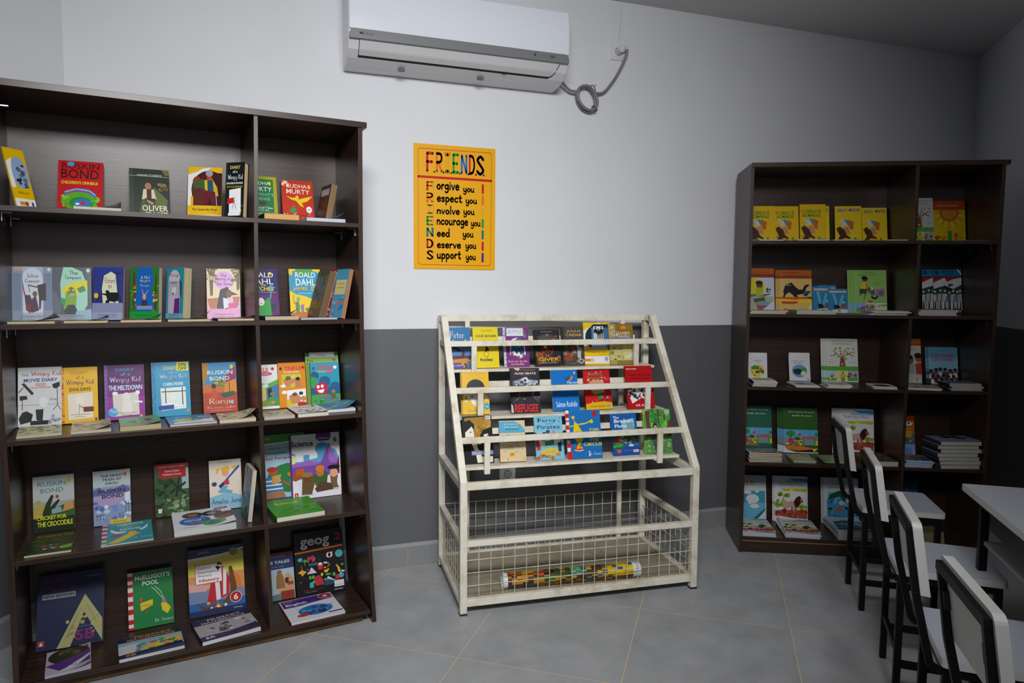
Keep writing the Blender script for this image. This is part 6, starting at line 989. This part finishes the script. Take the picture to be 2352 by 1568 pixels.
# second shelf
bk('b1', 'grey-blue play retelling with stone columns, leftmost upright book on its shelf', '8490a8')
bk('b2', 'play retelling with a green creature among grey rocks, second upright book on the second shelf', '60646c')
bk('b3', 'play retelling with deep blue curtains and a crouching black figure on the second shelf', '2c3070', pages='c8b890')
bk('b4', 'play retelling with blue sky between two green trees on the second shelf, turned sideways', '1c64b8', pages='c8b890')
bk('b5', 'teal play retelling with a white-haired figure, strongly turned with its cream page edges showing', '2c94a8', pages='c8b890')
bk('b6', 'pink play retelling with potted trees and a figure in a black hat', 'c88cb4')
for k, l, s, c in (('bf1', 'green-grey book with lifted cover lying before the grey-blue stone-column play retelling', '7c8c80', .026), ('bf2', 'blue-lilac book with curling cover lying before the play retelling with a green creature', '6a4048', .018),
                ('bf3', 'red-spined book with a teal cover lying in front of the blue-sky play retelling', 'a83440', .024), ('bf4', 'black-covered book lying in front of the turned teal play retelling', '1c2024', .03), ('bf5', 'muted brown book lying in front of the pink play retelling beside the divider', '5c2430', .012)):
    bk(k, l, s, pages='c8b890', curl=c)
bk('b7', 'purple paperback with a green figure reaching up, half hidden by the divider', '3a1458')
bk('b8', 'yellow and blue paperback with white block lettering on the second shelf of the left bookcase', 'd8b818')
bk('b9', 'worn brown-paged book leaning right on the second shelf beside the yellow and blue paperback', 'c8c0b0', pages='6a5238')
bk('b10', 'book with a red patterned strip and pale blue cover leaning at the second shelf end', 'b8242c', pages='a87c50')
bk('bf6', 'blue book with lifted cover lying in front of the purple paperback', '2c3f78', pages='c8b090', curl=.03)
bk('bf7', 'thin pale blue book lying in front of the yellow and blue paperback', '2c3858', pages='c0c0c0')
# third shelf
bk('c1', 'white cartoon diary with black film-set drawings, leftmost on the middle shelf of the left bookcase', 'c8cacc', hard=1, pages='d8d4c4')
bk('c2', 'yellow cartoon diary with a checked spine on the middle shelf of the left bookcase', 'b86414', hard=1, pages='d0ccc0')
bk('c3', 'purple cartoon diary with a blue striped spine on the middle shelf of the left bookcase', '3a78c0', hard=1)
bk('c4', 'light blue cartoon diary with a yellow discount sticker on the middle shelf', '2484b0', hard=1)
bk('c5', 'glossy blue and red paperback with a purple tree on the middle shelf beside the divider', '8c5c18')
bk('cf1', 'yellowish picture book lying in front of the white cartoon diary', 'c8c090', pages='c8c4b0')
bk('cf2', 'tan picture book with a lifted corner lying in front of the yellow cartoon diary', 'c8bc98', pages='c8c0a8', curl=.018)
bk('cf3', 'pale green book with red lettering lying upside down in front of the purple cartoon diary', '6aa878', pages='c8b088', flip=True, curl=.012)
bk('cf4', 'blue comic book with a yellow burst lying in front of the light blue cartoon diary', 'a82c34', pages='c8c4b8')
bk('cf5', 'cream book with curling cover lying in front of the glossy blue and red paperback', 'c8c0a4', pages='d0c8a8', curl=.035)
bk('c6', 'white comic digest with a green garden scene, half hidden by the divider', 'd8d8d8')
bk('c7', 'orange comic digest with brown hat figures on the middle shelf of the left bookcase', 'c87814')
bk('c8', 'tall green and white book standing behind the teal comic digest', '586c34', dv=.004)
bk('c9', 'teal comic digest with a red smiling blob on the middle shelf of the left bookcase', '1c7890', dv=-.022)
bk('cf6', 'white comic digest with a blue and yellow picture lying beside the divider', 'c8c8c0', pages='c0b8a8')
bk('cf7', 'white comic digest with an orange picture lying in front of the orange comic digest', 'a82c28', pages='d8d4c0', curl=.006)
bk('cf8', 'blue comic digest with curling cover lying at the right end of the middle shelf', '2c5c98', pages='d8d8d4', curl=.03)
# fourth shelf
bk('d1', 'grey and black paperback with a leaping crocodile on the left bookcase', '889890')
bk('d2', 'misty blue paperback with dark fence drawings on the fourth shelf', '7088a8', pages='c8b890')
bk('d3', 'green jungle classic with a red title panel on the fourth shelf', '8c181c')
bk('d4', 'cream children\'s book with a yellow-haired girl holding a pen on the fourth shelf', 'c8bca8')
bk('d5', 'book standing edge-on beside the divider on the fourth shelf, only its pale pages visible', '384c5c', pages='c8c0ac')
bk('df1', 'dark green picture book lying in front of the crocodile paperback', '1c2c14', pages='c8c0a0')
bk('df2', 'teal picture book with red striped edge and a yellow shape lying on the fourth shelf', 'd8d4cc', pages='c8c8b8')
bk('df3', 'thick white textbook with dark ovals and a lifted cover lying on the fourth shelf', 'd8d8dc', pages='c8ccc8', curl=.012)
bk('d6', 'light blue textbook with a boy in a red cap, half hidden by the divider', '2c5c80')
bk('d7', 'white science workbook with purple mountains and young explorers on the fourth shelf', '6c2c88', pages='d8d8d4')
bk('df4', 'bright green science textbook lying on the right part of the fourth shelf', '389020', pages='d8d4c0')
# bottom shelf
bk('e1', 'large dark navy maths book with an olive triangle on the bottom shelf', '1c2444')
bk('e2', 'green picture book with a red striped edge and a diving fish on the bottom shelf', 'd0cec8')
bk('e3', 'yellow and navy history textbook with a striped sailing ship on the bottom shelf', '28345c')
bk('ef1', 'purple and grey textbook lying in front of the large navy maths book', '4c2c68', pages='b8b8c0', curl=.02)
bk('ef2', 'navy primary maths book with a beach picture lying in front of the green picture book', '20263c', pages='d8d8dc')
bk('ef3', 'navy primary maths book with a grey picture lying in front of the history textbook', '2c2858', pages='d8d8dc', curl=.006)
bk('e4', 'navy storybook with a standing golden boy, half hidden by the divider on the bottom shelf', '24345c')
bk('e5', 'black geography textbook with small coloured icons on the bottom shelf of the left bookcase', '141418')
bk('ef4', 'white English textbook with a purple band and blue oval lying on the bottom shelf', 'a81c34', pages='d8d8dc')
# ---- display rack
for k, l, s, pg in (('k1', 'blue paperback with white curly lettering above a night skyline, top left of the rack', '2470a8', 'd8b088'), ('k2', 'yellow paperback with a black lizard, second on the top row of the rack', 'c8b818', 'd8c8a0'), ('k3', 'purple book with a blue gorilla on the top row of the rack', 'c8ccd8', 'd8d8d4'),
                ('k4', 'black and red paperback with golden lettering on the top row of the rack', '1c1c20', 'a87848'), ('k5', 'brown-grey play paperback with golden title and a painted crowd on the rack', '2c2a28', 'c8b890'), ('k6', 'yellow and white reader with three dark figures in a doorway on the rack', 'd8b414', 'e0e0dc'),
                ('k7', 'olive and gold classic at the right end of the top row of the rack', '7c6824', 'c8b890'), ('l1', 'yellow paperback with a black-haired round face on the middle row of the rack', 'a88c2c', 'c8a878'), ('l2', 'black paperback with a stormy sea and red lettering on the middle row of the rack', '141418', 'c8b890'),
                ('l3', 'plain blue paperback with white lettering on the middle row of the rack', 'c8c0b0', '7c5c3c'), ('l4', 'red and yellow picture book with a round belly figure on the rack', '98141c', 'd0c8b0'), ('l5', 'dark red book with two black and white drawings on the middle row of the rack', '98101c', 'c8b890'),
                ('m1', 'black and ochre book with two painted faces, leftmost on the bottom row of the rack', '14202c', 'd8d4c8'), ('m2', 'sand-coloured paperback with a blue top and small drawings on the bottom row of the rack', 'b89c6c', 'd8b088'), ('m3', 'light blue pirate picture book with dark blue title on the bottom row of the rack', '98c8a0', 'd8d8d4'),
                ('m4', 'blue picture book with a red striped edge and yellow shape on the rack', 'd8d4cc', 'd8d8d4'), ('m5', 'blue book with a red-shirted figure tending plants on the bottom row of the rack', '1c4c90', 'd8d8d4'), ('m6', 'green forest storybook at the right end of the bottom row of the rack', 'a8c828', 'd8d8d4')):
    bk(k, l, s, pages=pg)
# ---- right bookcase
bk('n1', 'yellow storybook with green title, leftmost on the top shelf of the right bookcase', 'd0a810'); bk('n2', 'yellow storybook with green title, second on the top shelf of the right bookcase', 'd0a810')
bk('n3', 'yellow storybook with green title, slightly taller than its neighbours, white page edge showing', 'd0a810', dv=-.012); bk('n4', 'yellow storybook with blue title, left of the two on the top shelf', 'd0a810'); bk('n5', 'yellow storybook with blue title, right of the two on the top shelf', 'd0a810')
p = list(BP['n3']); p[3] += .022; p[4] += .0; p[10] -= .008; p[8] = 0; bk('n5', 'yellow storybook mostly hidden behind the slightly taller green-titled one', 'd0a810', p=tuple(p))
bk('n6', 'silvery book with a tree, half hidden by the divider beside the sunflower book', 'b8bcc0', rough=.12); bk('n7', 'yellow book with a big sunflower and brown top on the right bookcase', 'c89018')
for k, l in (('nf1', 'thin booklet lying in front of the leftmost yellow storybooks on the top shelf'), ('nf2', 'thin booklet lying in front of the slightly taller yellow storybook'), ('nf3', 'thin booklet lying in front of the left blue-titled storybook'), ('nf4', 'thin booklet lying at the right end of the wide top compartment'), ('nf5', 'thin white booklet lying in front of the sunflower book')):
    bk(k, l, 'd8dce0', art='nf', pages='d8dce0', cat='booklet', obj='booklet', curl=.004)
bk('o1', 'orange-topped storybook with a boy washing at a tub on the right bookcase', 'b85c1c', dv=-0.004); bk('o2', 'orange-topped storybook with a black camel on the second shelf of the right bookcase', 'b85c1c', dv=-0.013)
copies('o1', 1, 'copy of the tub storybook standing %s', .009, spine='b85c1c'); copies('o2', 3, 'copy of the camel storybook standing %s', -.0055, spine='b85c1c')
bk('o3b', 'small blue goat booklet leaning in front of its companions on the second shelf', '2c84b0', cat='booklet', obj='booklet', dv=-.012); bk('o3a', 'small blue goat booklet half covered by the front one on the second shelf', '2c84b0', cat='booklet', obj='booklet')
p = list(BP['o3a']); p[3] += .03; p[4] += .007; p[10] += .006; bk('o3c', 'small blue goat booklet at the back of the group on the second shelf', '2c84b0', p=tuple(p), cat='booklet', obj='booklet')
bk('o4', 'light green storybook with a boy pushing a wheelbarrow on the right bookcase', '84b45c', dv=-0.013); copies('o4', 3, 'copy of the wheelbarrow storybook standing %s', -.0085, spine='84b45c')
bk('o5', 'comic biography with white-clad marching men under a flag, the right one of two', '2c78a8')
p = list(BP['o5']); p[3] -= .055; p[4] += .006; bk('o5', 'comic biography standing behind its companion, beside the divider on the second shelf', '2c78a8', p=tuple(p))
stack('of1', 2, 'book lying before the tub storybook, %s of two', arts=['of1'], pages='c8b890', cat='book'); stack('of2', 3, 'magazine in front of the blue goat booklets, %s of three', '6c8048')
stack('of3', 4, 'magazine fanned in front of the wheelbarrow storybook, %s of four', jit=.016); stack('of5', 5, 'magazine in front of the comic biographies, %s of five', 'c8ccd0', pages='d8ccd0')
bk('q1', 'small white booklet with a round yellow picture on the middle shelf of the right bookcase', 'd0d0d4', cat='booklet', obj='booklet', dv=-0.009); copies('q1', 2, 'copy of the yellow-picture booklet standing %s', .001, .006, 'd0d0d4', cat='booklet', obj='booklet')
bk('q2', 'small white booklet with a round blue picture and curling edge on the middle shelf', 'd0d0d4', cat='booklet', obj='booklet', dv=-0.013); copies('q2', 3, 'copy of the blue-picture booklet standing %s', .002, .006, 'd0d0d4', cat='booklet', obj='booklet')
bk('q3', 'white storybook with a red-brown tree full of leaves on the right bookcase', 'c8c8b8', dv=-0.009); copies('q3', 2, 'copy of the red-brown tree storybook standing %s', -.011, spine='a8a848')
bk('q4', 'orange and white book with two people talking, beside the divider on the middle shelf', 'b0501c'); bk('q5', 'blue book with a crowd of children and a red title', '2c6c90', dv=-0.012); copies('q5', 2, 'copy of the crowd-of-children book standing %s', -.004, spine='3c7c9c')
stack('qf1', 5, 'white booklet in the pile before the yellow-picture booklets, %s', '18181c', cat='booklet'); stack('qf2', 2, 'white booklet in front of the blue-picture booklets, %s of two', cat='booklet'); stack('qf3', 3, 'white booklet before the red-brown tree storybook, %s of three', cat='booklet')
stack('qf4', 2, 'white booklet with a dark oval beside the divider, %s of two', cat='booklet'); stack('qf5', 2, 'grey magazine beside the divider on the middle shelf, %s of two'); stack('qf6', 6, 'dark-spined magazine in the pile by the crowd-of-children book, %s', '202834', jit=.01)
bk('s1', 'dark green storybook with a book fair picture, leftmost on the fourth shelf', '1c5040', dv=-0.006); bk('s2', 'lighter green storybook with a book fair picture, second on the fourth shelf', '1c4838', dv=-0.02)
copies('s1', 1, 'copy of the leftmost book fair storybook standing %s', -.004, spine='1c5040'); copies('s2', 3, 'copy of the second book fair storybook standing %s', -.008, spine='1c4838')
bk('s3', 'white lion storybook behind the nearest chair backs on the fourth shelf', 'b8bcc0', dv=-0.016); copies('s3', 3, 'copy of the fourth-shelf lion storybook standing %s', -.011, spine='a8acb0')
bk('s4', 'narrow visible orange and blue book beside the divider on the fourth shelf', '983414')
stack('sf1', 6, 'green book fair storybook lying in the thick pile, %s', '1c3c34', pages='c8bca0', cat='book'); stack('sf2', 3, 'greenish booklet in the small pile before the lighter green storybook, %s', '88a070', cat='booklet'); stack('sf3', 3, 'greenish booklet in the fan beside the farthest chair back, %s', '88a070', jit=.01, cat='booklet')
bk('sf4', 'thick brown book lying behind the chair backs on the fourth shelf', '5c5034', pages='b8b8b4')
stack('sf5', 5, 'blue magazine beside the divider on the fourth shelf, %s', 'a8b0c8', pages='b8c0d8'); stack('sf6', 7, 'grey magazine in the tall pile on the fourth shelf, %s', '3c3c40', jit=.013, pages='c0bcb0', curl=.006)
bk('v1', 'blue and white cloud storybook, leftmost on the bottom shelf of the right bookcase', 'c0c0c4', dv=-0.005); copies('v1', 1, 'copy of the cloud storybook standing %s', .004, spine='a0a0a4')
bk('v2', 'white lion storybook on the bottom shelf of the right bookcase', 'b8bcc0', dv=-0.01); copies('v2', 2, 'copy of the bottom-shelf lion storybook standing %s', -.004, spine='a8acb0')
bk('v3', 'white palm tree storybook on the bottom shelf behind the farthest chair', 'b8bcc0', dv=-0.016); copies('v3', 3, 'copy of the palm tree storybook standing %s', -.004, spine='a8acb0')
bk('x1', 'blue water-picture book beside the divider on the bottom shelf', '3c6c88')
stack('vf1', 3, 'lion storybook in the leftmost pile on the bottom shelf, %s', 'c8ccd0', cat='book', pages='c8ccd4', curl=.006); stack('vf2', 4, 'lion storybook in the second pile on the bottom shelf, %s', 'c8ccd0', cat='book', pages='c8ccd4', curl=.006)
stack('vf3', 6, 'palm tree storybook in the pile behind the farthest chair, %s', 'c8ccd0', cat='book', pages='c8ccd4', jit=.01, curl=.01); stack('vf4', 2, 'brown covered book seen low beyond the second chair, %s of two', '5c4c34', cat='book', pages='8c8468')
